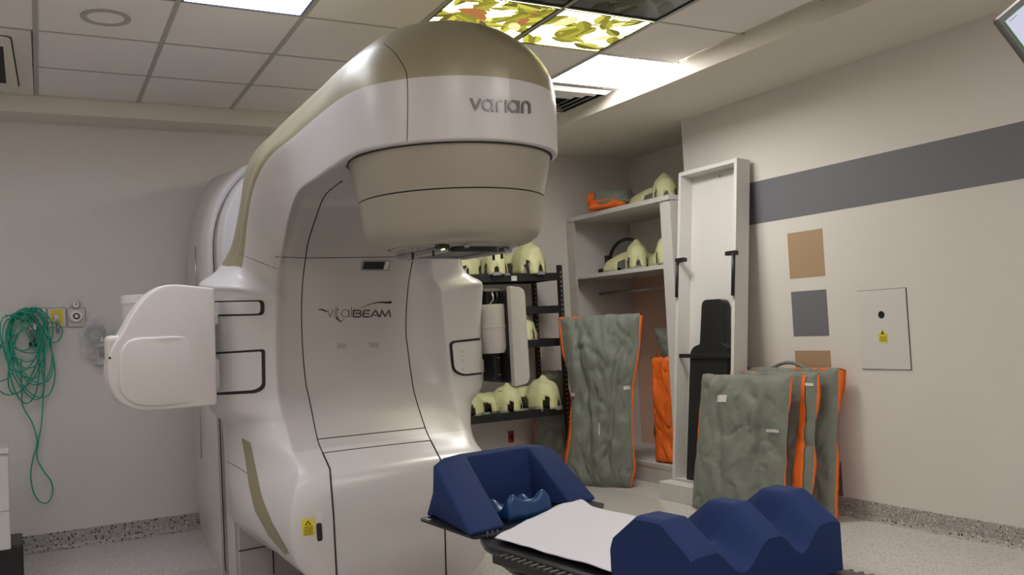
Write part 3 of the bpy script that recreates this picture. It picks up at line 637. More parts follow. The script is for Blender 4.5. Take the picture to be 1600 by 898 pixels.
# right arm: barrel, black carriage, pale slab
b0, b1 = mL(757, 476, 1.0), mL(789, 545, 1.0)
rc = (b1.x-b0.x)*.62; cx = b1.x-rc
prof = [(.02, b1.z-.02), (rc*.8, b1.z-.02), (rc*.95, b1.z+.0), (rc, b1.z+.02), (rc, b1.z+.13), (rc+.004, b1.z+.132), (rc+.004, b1.z+.14), (rc, b1.z+.142), (rc, b0.z-.012), (rc*.93, b0.z), (.02, b0.z)]
lathe('tube_barrel', prof, M['pale'], mach, 40, (cx, 1.0, 0), angle=30)
sl0, sl1 = mL(797, 447, .86), mL(829, 602, .86)
zt, zb = sl0.z, mL(800, 604, .86).z
prism('slab_cover', rounded([(sl0.x, zb), (sl1.x, zb+.01), (sl1.x-.005, zt-.01), (sl0.x, zt)], [0, .05, .05, 0], 8), .86, .90, M['pale'], mach, 'xz', .004)
box('slab_body', (sl0.x, .90, zb+.02), (sl1.x-.02, 1.14, zt-.02), M['black'], mach, .003)
box('carriage', (cx-.02, .97, zb+.03), (sl0.x-.02, 1.10, b1.z-.02), M['black'], mach, .004)
for k in range(4): box('carriage_fin', (cx+.0, .955, b1.z-.05-k*.1), (sl0.x-.03, .972, b1.z-.045-k*.1), M['grey'], mach)
box('carriage', (b0.x+.02, 1.0, b0.z), (sl0.x-.02, 1.12, zt-.02), M['black'], mach, .004)
for k in range(3): tube('cable', [(b0.x+.02+.03*k, .99, b0.z-.01), (b0.x+.04+.03*k, .96, b0.z+.03), (b0.x+.05+.035*k, .99, zt-.03)], .006, M['black'] if k else M['grey'], mach)
box('cable_tray', (b0.x+.01, 1.0, zt-.02), (sl0.x+.02, 1.1, zt-.005), M['grey'], mach)

# ================================================================== couch with cushions
ZT = .555
cou = thing('treatment_couch', 'low black carbon-fibre patient couch with side rails in the foreground', 'couch', O, TH)
cxn, chw = -.04, .30
def cp(w, h, y, z0): return None
prism('table_top', rounded([(cxn-chw, -.72), (cxn-chw, -3.1), (cxn+chw, -3.1), (cxn+chw, -.72), (cxn+chw-.08, -.55), (cxn-chw+.08, -.55)], [.05, 0, 0, .05, .05, .05]), ZT-.028, ZT, M['carbon'], cou, 'xy', .006)
for s in (-1, 1):
    xx = cxn+s*(chw+.012)
    box('side_rail', (xx-.016, -3.1, ZT-.045), (xx+.016, -.80, ZT-.012), M['black'], cou, .004)
    P = [(xx-s*.02, -3.1, ZT-.10), (xx-s*.02, -1.3, ZT-.085), (xx-s*.03, -.95, ZT-.07), (xx-s*.06, -.78, ZT-.05)]
    tube('lower_rail', P, .028, M['carbon'], cou, 10)
    bm = bmesh.new()
    for k in range(60): yy = -.86-k*.036; bm_box(bm, (xx-.018, yy-.006, ZT-.011), (xx+.018, yy+.006, ZT-.006))
    o = finish('rail_teeth', bm, M['bezel'], cou); o['kind'] = 'stuff'
box('couch_body', (cxn-.2, -3.1, ZT-.17), (cxn+.2, -1.5, ZT-.03), M['black'], cou, .02, 2)
box('couch_pedestal', (cxn-.3, -3.0, 0), (cxn+.3, -2.2, ZT-.16), M['cab'], cou, .03, 3)
OC = O+Matrix.Rotation(TH, 3, 'Z') @ Vector((.045, .085, 0))
# plate under the head cushion
pl = thing('head_board', 'thin black plate with slots under the blue head cushion', 'positioning board', OC, TH)
hole = [(-.335, -.36)]
prism('board', rounded([(-.345, -.24), (-.37, -.70), (-.2, -.78), (.18, -.78), (.36, -.60), (.36, -.2)], [.03, .01, .02, .02, .01, .03]), ZT+.001, ZT+.010, M['carbon'], pl, 'xy')
box('slot_edge', (-.335, -.31, ZT+.0105), (-.322, -.27, ZT+.0125), M['tag'], pl, .0008)
for k in range(3): box('index_pin', (-.33+.02*k, -.735-.004*k, ZT+.010), (-.326+.02*k, -.731-.004*k, ZT+.03), M['steel'], pl)
# blue head cushion: wedge with a hollow for the head
hcu = thing('head_cushion', 'large blue foam head and arm cushion with a hollow, far end of couch', 'cushion', OC, TH)
zb_ = ZT+.010
def wedge():
    bm = bmesh.new()
    # stations across: x, back y, back z, near edge of the flat top, slope foot y
    V = lambda p: bm.verts.new(p)
    def lay(x, yb, yt, zt, yf, zf, xb=None):
        xb = x if xb is None else xb
        return [V((xb, yb, zb_)), V((x, yb+.005, zt)), V((x, yt, zt-.004)), V((xb, yf, zf)), V((xb, yf+.002, zb_))]
    A = lay(-.275, -.26, -.285, .775, -.685, zb_+.012, -.375); A[0].co.x = -.285; A[0].co.y = -.265; A2 = lay(-.20, -.22, -.28, .795, -.68, zb_+.012, -.30)
    B = lay(-.115, -.215, -.275, .802, -.665, zb_+.012, -.20)
    Cc = lay(.205, -.215, -.275, .802, -.555, zb_+.012, .215)
    D2 = lay(.295, -.22, -.28, .795, -.54, zb_+.012, .30); D = lay(.345, -.26, -.30, .77, -.515, zb_+.012, .385)
    for a, b in ((A, A2), (A2, B), (Cc, D2), (D2, D)):
        for k in range(5): j = (k+1) % 5; bm.faces.new((a[k], a[j], b[j], b[k]))
    for q_, ex in ((A, None), (D, None)): bm.faces.new(q_)
    # back wall between the wings: thickness from back y to inner y, cavity walls are the wing sides
    BI = [B[2], V((B[0].co.x+.03, -.33, zb_))]; CI = [Cc[2], V((Cc[0].co.x-.02, -.31, zb_))]
    bm.faces.new((B[0], B[1], Cc[1], Cc[0])); bm.faces.new((B[1], BI[0], CI[0], Cc[1])); bm.faces.new((BI[0], BI[1], CI[1], CI[0]))
    # cavity side walls
    bm.faces.new((B[2], B[3], BI[1])); bm.faces.new((B[3], B[4], BI[1]))
    bm.faces.new((Cc[2], CI[1], Cc[3])); bm.faces.new((Cc[3], CI[1], Cc[4]))
    bm.faces.new((B[0], BI[1], B[4])); bm.faces.new((Cc[0], Cc[4], CI[1])); bm.faces.new((B[0], Cc[0], CI[1], BI[1]))
    bmesh.ops.recalc_face_normals(bm, faces=bm.faces)
    bmesh.ops.bevel(bm, geom=[e for e in bm.edges if len(e.link_faces) == 2 and e.calc_face_angle(0) > .35], offset=.010, segments=3, affect='EDGES', profile=.5)
    return bm
finish('foam_block', wedge(), M['blue'], hcu, True, 50)
# headrest inside the hollow
hr = thing('headrest', 'small glossy blue moulded headrest inside the head cushion hollow', 'headrest', OC, TH)
def headrest():
    V = []; F = []; nx, ny = 28, 26; x0, x1, y0, y1 = -.135, .085, -.60, -.40
    for i in range(nx+1):
        u = i/nx*2-1
        for j in range(ny+1):
            v = j/ny; side = abs(u)
            ear = math.exp(-((side-.70)/.30)**2)*(math.exp(-((v-.12)/.17)**2)*.042+math.exp(-((v-.85)/.25)**2)*.040)
            neck = .045*math.exp(-((v-.12)/.2)**2)*(1-side**2*.4)
            z = .02+ear+neck+.012*(1-side)*v
            edge = min(1, (1-side)/.06)*min(1, v/.05)*min(1, (1-v)/.05); z = .004+z*max(.05, edge)**.4
            V.append((x0+(x1-x0)*i/nx, y0+(y1-y0)*v, zb_+z))
    n = len(V); V += [(x, y, zb_) for x, y, z in V]
    g = lambda i, j: i*(ny+1)+j
    for i in range(nx):
        for j in range(ny): F += [(g(i, j), g(i+1, j), g(i+1, j+1), g(i, j+1)), (n+g(i, j), n+g(i, j+1), n+g(i+1, j+1), n+g(i+1, j))]
    for i in range(nx): F += [(g(i, 0), n+g(i, 0), n+g(i+1, 0), g(i+1, 0)), (g(i, ny), g(i+1, ny), n+g(i+1, ny), n+g(i, ny))]
    for j in range(ny): F += [(g(0, j), g(0, j+1), n+g(0, j+1), n+g(0, j)), (g(nx, j), n+g(nx, j), n+g(nx, j+1), g(nx, j+1))]
    return V, F
V, F = headrest(); mesh_obj('moulded_shell', V, F, M['blue2'], hr, True)
# sheet
def sheet():
    V = []; F = []; nx, ny = 60, 70
    for i in range(nx+1):
        u = i/nx
        for j in range(ny+1):
            v = j/ny; y = -.70-.95*v+.04*math.sin(u*2.6)+(.09*u if v < .5 else .09*u*(1-v)*2)
            if v < .2: y -= .10*(1-u)**3*(1-v/.2)
            x = cxn-chw+.000+(2*chw+.06)*u; z = ZT+.021+.005*NZ(x*7, y*5)+.004*NZ(x*16, y*9, 2)+.022*math.exp(-(v/.05)**2)*sy(.35, .8, u)
            if x > cxn+chw-.01: z -= (x-(cxn+chw-.01))*1.5
            V.append((x, y, max(z, ZT+.003) if x < cxn+chw-.01 else z))
    g = lambda i, j: i*(ny+1)+j
    F = [(g(i, j), g(i+1, j), g(i+1, j+1), g(i, j+1)) for i in range(nx) for j in range(ny)]
    return V, F
V, F = sheet(); sh = mesh_obj('bed_sheet', V, F, M['sheet'], None, True); sh.location = OC; sh.rotation_euler = (0, 0, TH)
md = sh.modifiers.new('solid', 'SOLIDIFY'); md.thickness = .003; md.offset = 1
tag(sh, 'white cotton sheet spread over the couch between the blue cushions', 'sheet')
# knee block: three humps, two troughs
def knee():
    V = []; F = []; nx, ny = 96, 40; x0, x1, y0, y1 = -.405, .235, -1.485, -1.805
    fins = [-.335, -.070, .170]
    for i in range(nx+1):
        x = x0+(x1-x0)*i/nx; d = min(abs(x-f) for f in fins)
        tr = sy(.02, .125, d)
        if x < fins[0]: tr = sy(.05, .10, fins[0]-x)*.25
        if x > fins[2]: tr = sy(.04, .09, x-fins[2])*.3
        for j in range(ny+1):
            v = j/ny; y = y0+(y1-y0)*v
            H = np.interp(v, [0, .04, .34, .66, .97, 1], [.13, .165, .235, .235, .16, .15])
            depth = .115*np.interp(v, [0, .25, .6, 1], [.75, 1, .85, .6])
            V.append((x, y, ZT+.004+max(.03, H-depth*tr)))
    n = len(V); V += [(x, y, ZT+.004) for x, y, z in V]; g = lambda i, j: i*(ny+1)+j
    for i in range(nx):
        for j in range(ny): F += [(g(i, j), g(i, j+1), g(i+1, j+1), g(i+1, j)), (n+g(i, j), n+g(i+1, j), n+g(i+1, j+1), n+g(i, j+1))]
    for i in range(nx): F += [(g(i, 0), g(i+1, 0), n+g(i+1, 0), n+g(i, 0)), (g(i, ny), n+g(i, ny), n+g(i+1, ny), g(i+1, ny))]
    for j in range(ny): F += [(g(0, j), n+g(0, j), n+g(0, j+1), g(0, j+1)), (g(nx, j), g(nx, j+1), n+g(nx, j+1), n+g(nx, j))]
    return V, F
V, F = knee(); kn = mesh_obj('knee_cushion', V, F, M['blue'], None, True); kn.data.set_sharp_from_angle(angle=R(35)); kn.location = O; kn.rotation_euler = (0, 0, TH)
tag(kn, 'dark blue foam knee cushion with three humps and two leg troughs, foreground', 'cushion')

# ================================================================== shelf alcove: white shelf unit
su = thing('shelf_unit', 'tall white wooden open shelf unit filling the alcove', 'shelving', (4.62, 5.60, 0))
W_ = YA-5.60; SD = .70
box('side_panel', (0, 0, .0), (SD, .03, 2.272), M['wood'], su); box('side_panel', (0, W_-.03, 0), (SD, W_, 2.20), M['wood'], su)
box('face_stile', (-.02, .0, .0), (.0, .125, 2.272), M['wood'], su); box('face_stile', (-.02, W_-.12, .0), (0, W_, 2.27), M['woodd'], su)
box('top_board', (-.035, -.006, 2.272), (SD+.002, W_-.06, 2.31), M['wood'], su); box('mid_shelf', (-.011, .0305, 1.735), (SD-.02, W_-.0305, 1.77), M['wood'], su)
box('back_panel', (SD-.01, .03, 1.77), (SD, W_-.03, 2.27), M['soffit'], su); box('lower_back_panel', (SD-.01, .03, .16), (SD, W_-.03, 1.735), M['bouncepink'], su); box('bottom_board', (-.028, .002, .128), (SD-.003, W_-.002, .16), M['woodd'], su); box('plinth', (-.024, .003, .0), (-.003, W_-.003, .127), M['woodd'], su)  # pink of the lower back panel is orange bounce light put into its colour
tube('hanging_rod', [(.30, .03, 1.60), (.30, W_-.03, 1.60)], .014, M['steel'], su, 10)
# leaning white tray cabinet
tr = thing('white_tray', 'tall shallow white wooden tray leaning on the right wall beside the shelf unit', 'tray', (4.60, 5.48, 0))
lean = math.atan2(.25, 2.45); TL = Matrix.Rotation(lean, 4, 'Y'); tw, th_, td = .645, 2.47, .125
tr.location = (4.34, 4.815, .0)
def tbox(name, a, b, m, parent=tr, bev=0): return box(name, a, b, m, parent, bev, 1, TL)
tbox('back_panel', (td-.01, .0, .0), (td, tw, th_), M['wood']); tbox('side_wall', (0, 0, .0), (td-.01, .03, th_), M['wood']); tbox('side_wall', (0, tw-.03, .0), (td-.01, tw, th_), M['wood'])
tbox('end_wall', (0, .03, th_-.03), (td-.01, tw-.03, th_), M['wood']); tbox('end_wall', (0, .03, .0), (td-.01, tw-.03, .14), M['wood'])
bb = thing('white_plinth_box', 'low white box on the floor at the foot of the leaning tray', 'box', (4.30, 4.83, 0))
bb.location = (4.225, 4.80, 0)
box('box_body', (0, 0, 0), (.11, .66, .13), M['wood'], bb, .004)
for yy, zt_, zb2 in ((tw-.05, 1.80, 1.50), (.04, 1.80, 1.48)):
    t = tr
    bm = bmesh.new(); bm_box(bm, (-.02, yy-.05, zt_-.03), (.02, yy+.05, zt_)); bm.transform(TL)
    bmesh.ops.bevel(bm, geom=bm.edges[:], offset=.003, segments=1, affect='EDGES'); finish('strap_clamp', bm, M['black'], tr)
    pts = [TL @ Vector((-.01, yy+.03*(1 if yy > .3 else -1), zt_-.01)), TL @ Vector((-.012, yy+.03*(1 if yy > .3 else -1), zb2))]
    tube('strap', pts, .012, M['black'], tr, 6)
tbox('screw_hole', (td-.012, .3, th_-.075), (td-.0095, .31, th_-.06), M['dark'])
# black immobilisation board in the tray
ib = thing('immobilisation_board', 'black carbon board with narrow head end standing in the leaning white tray', 'positioning board', tr.location)
prism('board', rounded([(.10, .14), (.52, .14), (.505, 1.09), (.46, 1.13), (.40, 1.14), (.385, 1.47), (.16, 1.47), (.15, 1.14), (.11, 1.13), (.10, 1.09)], [.01, .01, .03, .03, .02, .05, .05, .02, .03, .03]), .03, .10, M['black'], ib, 'yz', .004, TL)
box('cross_bar', (.01, .035, 1.04), (.03, tw-.035, 1.07), M['black'], ib, .003, 1, TL)

# ================================================================== masks
def mask_mesh(seed, flare=1.0, arch_=True):
    rnd = random.Random(seed); V = []; F = []; nu_, nv_ = 40, 26
    wob = rnd.uniform(.9, 1.12)
    for i in range(nu_+1):
        a = math.pi*i/nu_
        for j in range(nv_+1):
            s = j/nv_                                  # 0 crown (towards -y) .. 1 shoulders
            w_ = np.interp(s, [0, .08, .25, .45, .58, .75, 1], [.02, .075, .100, .095, .085, .17*flare, .235*flare]); h_ = np.interp(s, [0, .08, .25, .45, .58, .75, 1], [.06, .17, .205, .195, .15, .15, .13])*wob
            x = -w_*math.copysign(abs(math.cos(a))**.85, math.cos(a)); z = h_*math.sin(a)**.75 if math.sin(a) > 1e-6 else 0
            nose = .028*math.exp(-((s-.30)/.05)**2)*math.exp(-((a-math.pi/2)/.22)**2); brow = -.012*math.exp(-((s-.22)/.03)**2)*math.exp(-((abs(a-math.pi/2)-.35)/.2)**2)
            V.append((x+.004*NZ(i*.3, j*.3, seed), -.20+.40*s, max(0, z)+nose+brow+.006*NZ(i*.25, j*.2, seed+5)*(math.sin(a))))
    g = lambda i, j: i*(nv_+1)+j
    for i in range(nu_):
        for j in range(nv_):
            u = (i+.5)/nu_; s = (j+.5)/nv_
            hole = arch_ and (((abs(u-.5)-.46)/.11)**2+((s-.60)/.10)**2 < 1 or ((abs(u-.5)-.5)/.14)**2+((s-.12)/.06)**2 < 1)
            if not hole: F.append((g(i, j), g(i, j+1), g(i+1, j+1), g(i+1, j)))
    return V, F
def make_mask(seed, label, loc, rz, flare=1.0, sc=1.0, group='cream head and shoulder masks'):
    t = thing('thermoplastic_mask', label, 'mask', loc, rz, None); V, F = mask_mesh(seed, flare)
    V = [(x*sc, y*sc, z*sc+.012) for x, y, z in V]
    o = mesh_obj('shell', V, F, M['mask'], t, True); md = o.modifiers.new('s', 'SOLIDIFY'); md.thickness = .004
    for s in (-1, 1):
        for yy in (-.10, .02): box('clip', (s*.095*sc-.022, yy*sc-.035, 0), (s*.095*sc+.022, yy*sc+.035, .022), M['clip'], t, .004)
        box('clip', (s*.19*flare*sc-.03, .13*sc, 0), (s*.19*flare*sc+.03, .19*sc, .02), M['clip'], t, .004)
    box('clip', (-.035, -.215*sc, 0), (.035, -.185*sc, .03), M['clip'], t, .004)
    return t
MS = 1.0
def at(px_, z):                       # floor-plan point at height z seen at a pixel
    p = on(px_[0], px_[1], 2, z); return p
# white shelf masks
ZT1 = 2.31; ZM = 1.77
make_mask(1, 'cream mask on top of the white shelf unit, right of the folded bag', (4.88, 6.00, ZT1), R(-35), 1.2, 1.05)
make_mask(21, 'cream mask half hidden behind the leaning tray on the shelf unit top', (5.06, 5.79, ZT1), R(-60), .7, .75)
make_mask(2, 'cream mask under the black hoop on the white unit middle shelf', (4.86, 6.42, ZM), R(-32), 1.2, 1.0)
make_mask(3, 'cream mask at the right end of the white unit middle shelf', (4.86, 5.92, ZM), R(-50), .95, 1.2)
# hoop
hp_ = thing('black_hoop', 'black arched headframe hoop behind the mask on the middle shelf', 'frame', (4.84, 6.66, ZM))
pts = [Vector((.02+.0*k, .27*math.cos(math.pi*k/18)-.10, .03+.26*math.sin(math.pi*k/18)**.8)) for k in range(19)]
tube('arch', pts, .016, M['black'], hp_, 8); box('foot', (-.06, .10, 0), (.10, .24, .05), M['black'], hp_, .004); box('clamp', (-.01, .155, .05), (.05, .20, .17), M['black'], hp_, .004); box('foot', (-.02, -.40, 0), (.06, -.33, .04), M['black'], hp_, .004)
# ================================================================== boltless rack
rk = thing('metal_rack', 'black boltless steel rack with perforated posts behind the gantry', 'rack', (3.12, 6.60, 0))
rw, rd, rh = 1.05, .44, 1.84
for x in (0, rw):
    for y in (0, rd):
        p_ = box('post', (x-.018, y-.018, 0), (x+.018, y+.018, rh), M['blackm'], rk)
        bm = bmesh.new()
        for k in range(44): z = .05+k*.04; bm_box(bm, (x-.006, y-.0195, z), (x+.006, y-.0178, z+.017)); 
        o = finish('post_slots', bm, M['grey'], p_); o['kind'] = 'stuff'
LV = [1.745, 1.465, 1.185, .60]
for i, z in enumerate(LV):
    for y in (0, rd): box('beam', (0, y-.012, z-.035), (rw, y+.012, z+.03), M['blackm'], rk)
    for x in (0, rw): box('beam', (x-.012, 0, z-.03), (x+.012, rd, z+.03), M['blackm'], rk)
    if i != 1: box('shelf_board', (.01, .01, z+.0), (rw-.01, rd-.01, z+.012), M['blackm'], rk)
p = on(803, 433, 1, 6.585); box('paper_label', (p.x-3.12-.025, -.016, p.z-.03), (p.x-3.12+.028, -.0125, p.z+.012), M['tag'], rk)
RX = 3.12
make_mask(4, 'cream mask on the rack top shelf just behind the gantry shoulder', (3.42, 6.80, LV[0]+.012), R(-70), .8, 1.0)
make_mask(5, 'upright cream mask on the rack top shelf, second from the gantry', (3.60, 6.74, LV[0]+.012), R(-20), .55, 1.05)
make_mask(6, 'large cream mask with a high crown at the right end of the rack top shelf', (3.92, 6.80, LV[0]+.012), R(10), .9, 1.2)
make_mask(7, 'single cream mask on the rack third shelf, right of the pale slab', (3.90, 6.80, LV[2]+.012), R(-30), .5, 1.05)
make_mask(8, 'cream mask at the left of the rack bottom shelf', (3.36, 6.78, LV[3]+.012), R(-55), .8, 1.15)
make_mask(9, 'cream mask in the middle of the rack bottom shelf', (3.62, 6.80, LV[3]+.012), R(35), .6, 1.05)
make_mask(10, 'cream mask with dark arches at the right end of the rack bottom shelf', (3.96, 6.78, LV[3]+.012), R(28), .75, 1.2)
box_ = thing('red_wall_socket', 'small red socket on the wall under the rack', 'socket', (on(798, 682, 1, YA).x, YA, on(798, 682, 1, YA).z))
box('socket_plate', (-.028, -.012, -.05), (.028, 0, .05), M['red'], box_, .003); box('socket_face', (-.014, -.016, -.02), (.014, -.012, .02), M['dark'], box_)

# ================================================================== vacuum bags
def vbag(name, label, bl, br, lean_deg, w, h, th, seed, taper=None, edge=.02, orange_w=.02, parts=True, cat='vacuum cushion', wrk=1.0, face='bag', ow=(1, 1), fold=0):
    """grey-green cushion: bl -> br is the foot line on the floor, seen from the front (normal = right-hand side)"""
    bl = Vector(bl); br = Vector(br); ux = (br-bl).normalized(); yaw = math.atan2(ux.y, ux.x)
    t = thing(name, label, cat, bl, yaw); L_ = Matrix.Rotation(R(-lean_deg), 4, 'X')
    taper = taper or (lambda s: (0, 1)); nx, nz = 54, 64
    def grid(side):
        V = []
        for i in range(nx+1):
            u = i/nx
            for j in range(nz+1):
                s = j/nz; a, b = taper(s); x = w*(a+(b-a)*u); z = h*s
                e = min(u, 1-u, s*h/w, (1-s)*h/w)/.10; puff = (1-math.exp(-max(0, e)*1.6)); n1 = NZ(x*6+.8*NZ(x*5, z*5, seed+20), z*2.6, seed)+.35*NZ(x*18, z*8, seed+3)
                cr = abs(NZ(x*7+z*2.2+.6*NZ(x*9, z*9, seed+7), z*3.2-x*3, seed+9)); crease = -math.exp(-cr*22)*(.4+abs(NZ(x*4, z*4, seed+30))*1.6)
                d = th*.5*puff+wrk*(puff+.25)*(.026*n1+.024*crease+.010*NZ(x*13+z*5, z*3, seed+50)+.003*NZ(x*40, z*40, seed))
                if side == 1: x += (1 if u > .5 else -1)*(abs(u-.5)*2)**2*(.034*ow[1 if u > .5 else 0]*max(0, NZ(s*2.6+(7 if u > .5 else 0), seed)+.30)-.004); z += -(.012 if s > .5 else .004)*(abs(s-.5)*2)**4-(.02*max(0, NZ(u*4, seed+40)) if s < .1 else 0)
                if fold and side == 0:
                    for sg in (-1, 1): d -= fold*math.exp(-((u-.5-sg*(.10+.22*s))/.04)**2)*sy(.05, .25, s)*(1-sy(.72, .92, s))
                    d += fold*.9*math.exp(-((u-.5)/.10)**2)*(1-sy(.35, .6, s))+fold*.8*math.exp(-(((u-.5)/.26)**2+((s-.72)/.14)**2)**2)
                x += .006*NZ(s*9, seed)+.004*NZ(s*25, seed+1); z += .010*NZ(u*7, seed+2)*(1 if j > nz-3 else .3)
                y = -d if side == 0 else +th*.45*puff+.004*n1
                V.append(L_ @ Vector((x, y-th*.5-.0, max(z, .004))))
        return V
    A, B = grid(0), grid(1); g = lambda i, j: i*(nz+1)+j
    FA = [(g(i, j), g(i+1, j), g(i+1, j+1), g(i, j+1)) for i in range(nx) for j in range(nz)]
    mesh_obj('grey_cover', A, FA, M[face], t, True)
    # orange side: back plus rim
    n = len(A); V2 = B+A; F2 = [(g(i, j), g(i, j+1), g(i+1, j+1), g(i+1, j)) for i in range(nx) for j in range(nz)]
    for i in range(nx): F2 += [(g(i, 0), g(i+1, 0), n+g(i+1, 0), n+g(i, 0)), (g(i, nz), n+g(i, nz), n+g(i+1, nz), g(i+1, nz))]
    for j in range(nz): F2 += [(g(0, j), n+g(0, j), n+g(0, j+1), g(0, j+1)), (g(nx, j), g(nx, j+1), n+g(nx, j+1), n+g(nx, j))]
    idx = sorted({v for f in F2 for v in f}); mp = {v: k for k, v in enumerate(idx)}
    mesh_obj('orange_backing', [V2[v] for v in idx], [tuple(mp[v] for v in f) for f in F2], M['orange'], t, True)
    def patch(nm, x0, z0, x1, z1, m, off=.005, steps=6, wid=0):
        V = []; q0 = []
        for i in range(steps+1):
            for j in range(steps+1):
                x = x0+(x1-x0)*i/steps*(1-wid*j/steps)+wid*.03*j/steps; z = z0+(z1-z0)*j/steps; s = z/h; a, b = taper(s); u = (x/w-a)/(b-a)
                gi = max(0, min(nx, u*nx)); gj = max(0, min(nz, s*nz)); i0, j0 = min(nx-1, int(gi)), min(nz-1, int(gj)); fu, fv = gi-i0, gj-j0
                P_ = (A[g(i0, j0)]*(1-fu)+A[g(i0+1, j0)]*fu)*(1-fv)+(A[g(i0, j0+1)]*(1-fu)+A[g(i0+1, j0+1)]*fu)*fv
                V.append(P_+(L_.to_3x3() @ Vector((0, -off, 0))))
        gg = lambda i, j: i*(steps+1)+j
        return mesh_obj(nm, V, [(gg(i, j), gg(i+1, j), gg(i+1, j+1), gg(i, j+1)) for i in range(steps) for j in range(steps)], M[m], t, True)
    return t, patch
hour = lambda s: (float(np.interp(s, [0, .12, .3, .55, .8, 1], [.14, .03, .10, .12, .04, .0])), float(np.interp(s, [0, .12, .3, .55, .8, 1], [.80, .86, .84, .86, .97, 1.0])))
t, pt = vbag('vacuum_cushion', 'tall hourglass grey-green vacuum cushion with orange back standing before the shelf unit', (4.03, 6.44, 0), (4.45, 5.86, 0), 3, .70, 1.39, .085, 3, hour, wrk=1.1, ow=(2.2, 1.5), fold=.028)
pt('paper_label', .07, .73, .13, .76, 'tag'); pt('paper_label', .55, .78, .60, .81, 'tag'); pt('printed_mark', .335, .42, .345, .52, 'tag')
# more cushions inside the unit, behind it
t, pt = vbag('vacuum_cushion', 'dark grey and orange vacuum cushion leaning inside the shelf unit', (4.86, 6.32, .16), (4.95, 5.85, .16), 8, .48, 1.10, .10, 5, lambda s: (.34*(1-s)**.6, 1), wrk=1.4, ow=(4.5, 1))
t, pt = vbag('orange_cushion', 'orange-faced vacuum cushion standing in the shelf unit next to the leaning tray', (4.70, 6.04, .16), (4.74, 5.80, .16), 2, .24, .86, .09, 6, None, face='orange', wrk=.9)
t, pt = vbag('vacuum_cushion', 'dark grey vacuum cushion with orange edge by the right end of the rack', (4.02, 6.95, .0), (4.36, 6.85, .0), 0, .36, .93, .12, 7, lambda s: (float(np.interp(s, [0, .7, 1], [0, .05, .3])), float(np.interp(s, [0, .8, 1], [1, .95, .8]))), wrk=1.0)
# folded bag on top of the unit
fb = thing('folded_cushion', 'folded grey cushion with orange lining on top of the white shelf unit', 'vacuum cushion', (4.72, 6.52, ZT1), R(-62))
def blob(name, m, sx, sy_, sz, c, seed, amp=.25):
    bm = bmesh.new(); bmesh.ops.create_icosphere(bm, subdivisions=4, radius=1)
    for v in bm.verts:
        p = v.co.copy(); k = 1+amp*NZ(p.x*1.6+seed, p.y*1.6, p.z*1.6)+amp*.3*NZ(p.x*5+seed, p.y*5, p.z*5)
        q_ = Vector([math.copysign(abs(c_)**.7, c_) for c_ in p])*k; v.co = Vector((q_.x*sx+c[0], q_.y*sy_+c[1], max(.002, q_.z*sz+c[2])))
    return finish(name, bm, m, fb, True)
blob('grey_cover', M['bag'], .19, .15, .075, (.0, 0, .105), 3); blob('orange_lining', M['orange'], .17, .14, .05, (-.03, -.03, .05), 7); blob('orange_flap', M['orange'], .06, .06, .06, (-.17, -.03, .12), 9)
# group by the right wall
bagA = dict(wrk=.8)
t, pt = vbag('vacuum_cushion', 'front grey-green vacuum cushion of the three leaning on the right wall', (4.19, 5.02, 0), (4.29, 4.30, 0), 13, .75, .94, .07, 11, lambda s: (-.02*s, 1-.02*s), wrk=.8, ow=(.4, 1.2), fold=.022)
pt('paper_label', .16, .74, .27, .79, 'tag'); pt('paper_label', .60, .56, .70, .58, 'tag', .012)
# a second orange strip and grey fold are parts of the neighbour
t, pt = vbag('vacuum_cushion', 'middle vacuum cushion of the three on the right wall, orange edge showing', (4.33, 4.88, 0), (4.43, 4.16, 0), 12, .72, .955, .06, 12, lambda s: (-.02*s, 1-.02*s), wrk=.8, ow=(.5, 2.6))
pt('paper_label', .60, .86, .69, .88, 'tag'); pt('orange_strip', .585, .03, .67, .93, 'orange', .008, 30, .65)
t, pt = vbag('vacuum_cushion', 'rearmost vacuum cushion touching the right wall, with carrying handle', (4.47, 4.86, 0), (4.555, 4.11, 0), 9, .77, .97, .05, 13, None, wrk=.7, ow=(.5, 2.6))
pts = [Vector((.22+.30*k/12, .0, .96+.045*math.sin(math.pi*k/12))) for k in range(13)]; tube('carry_handle', [Matrix.Rotation(R(-8), 4, 'X') @ p_ for p_ in pts], .012, M['bag'], t, 8)

# crumpled clear wrap at the foot of the big cushion
def wrap(label, loc, s, seed):
    bm = bmesh.new(); bmesh.ops.create_icosphere(bm, subdivisions=4, radius=1)
    for v in bm.verts:
        p = v.co.copy(); k = 1+.5*NZ(p.x*3+seed, p.y*3, p.z*3)+.25*NZ(p.x*9+seed, p.y*9, p.z*9); v.co = Vector((p.x*s*k, p.y*s*k, max(.003, s*.7+p.z*s*.75*k)))
    o = finish('plastic_wrap', bm, M['clear'], None, False); o.location = loc; tag(o, label, 'plastic wrap')
wrap('crumpled clear plastic wrap on the floor right of the big hourglass cushion', tuple(on(1003, 745, 2, 0)), .10, 3)

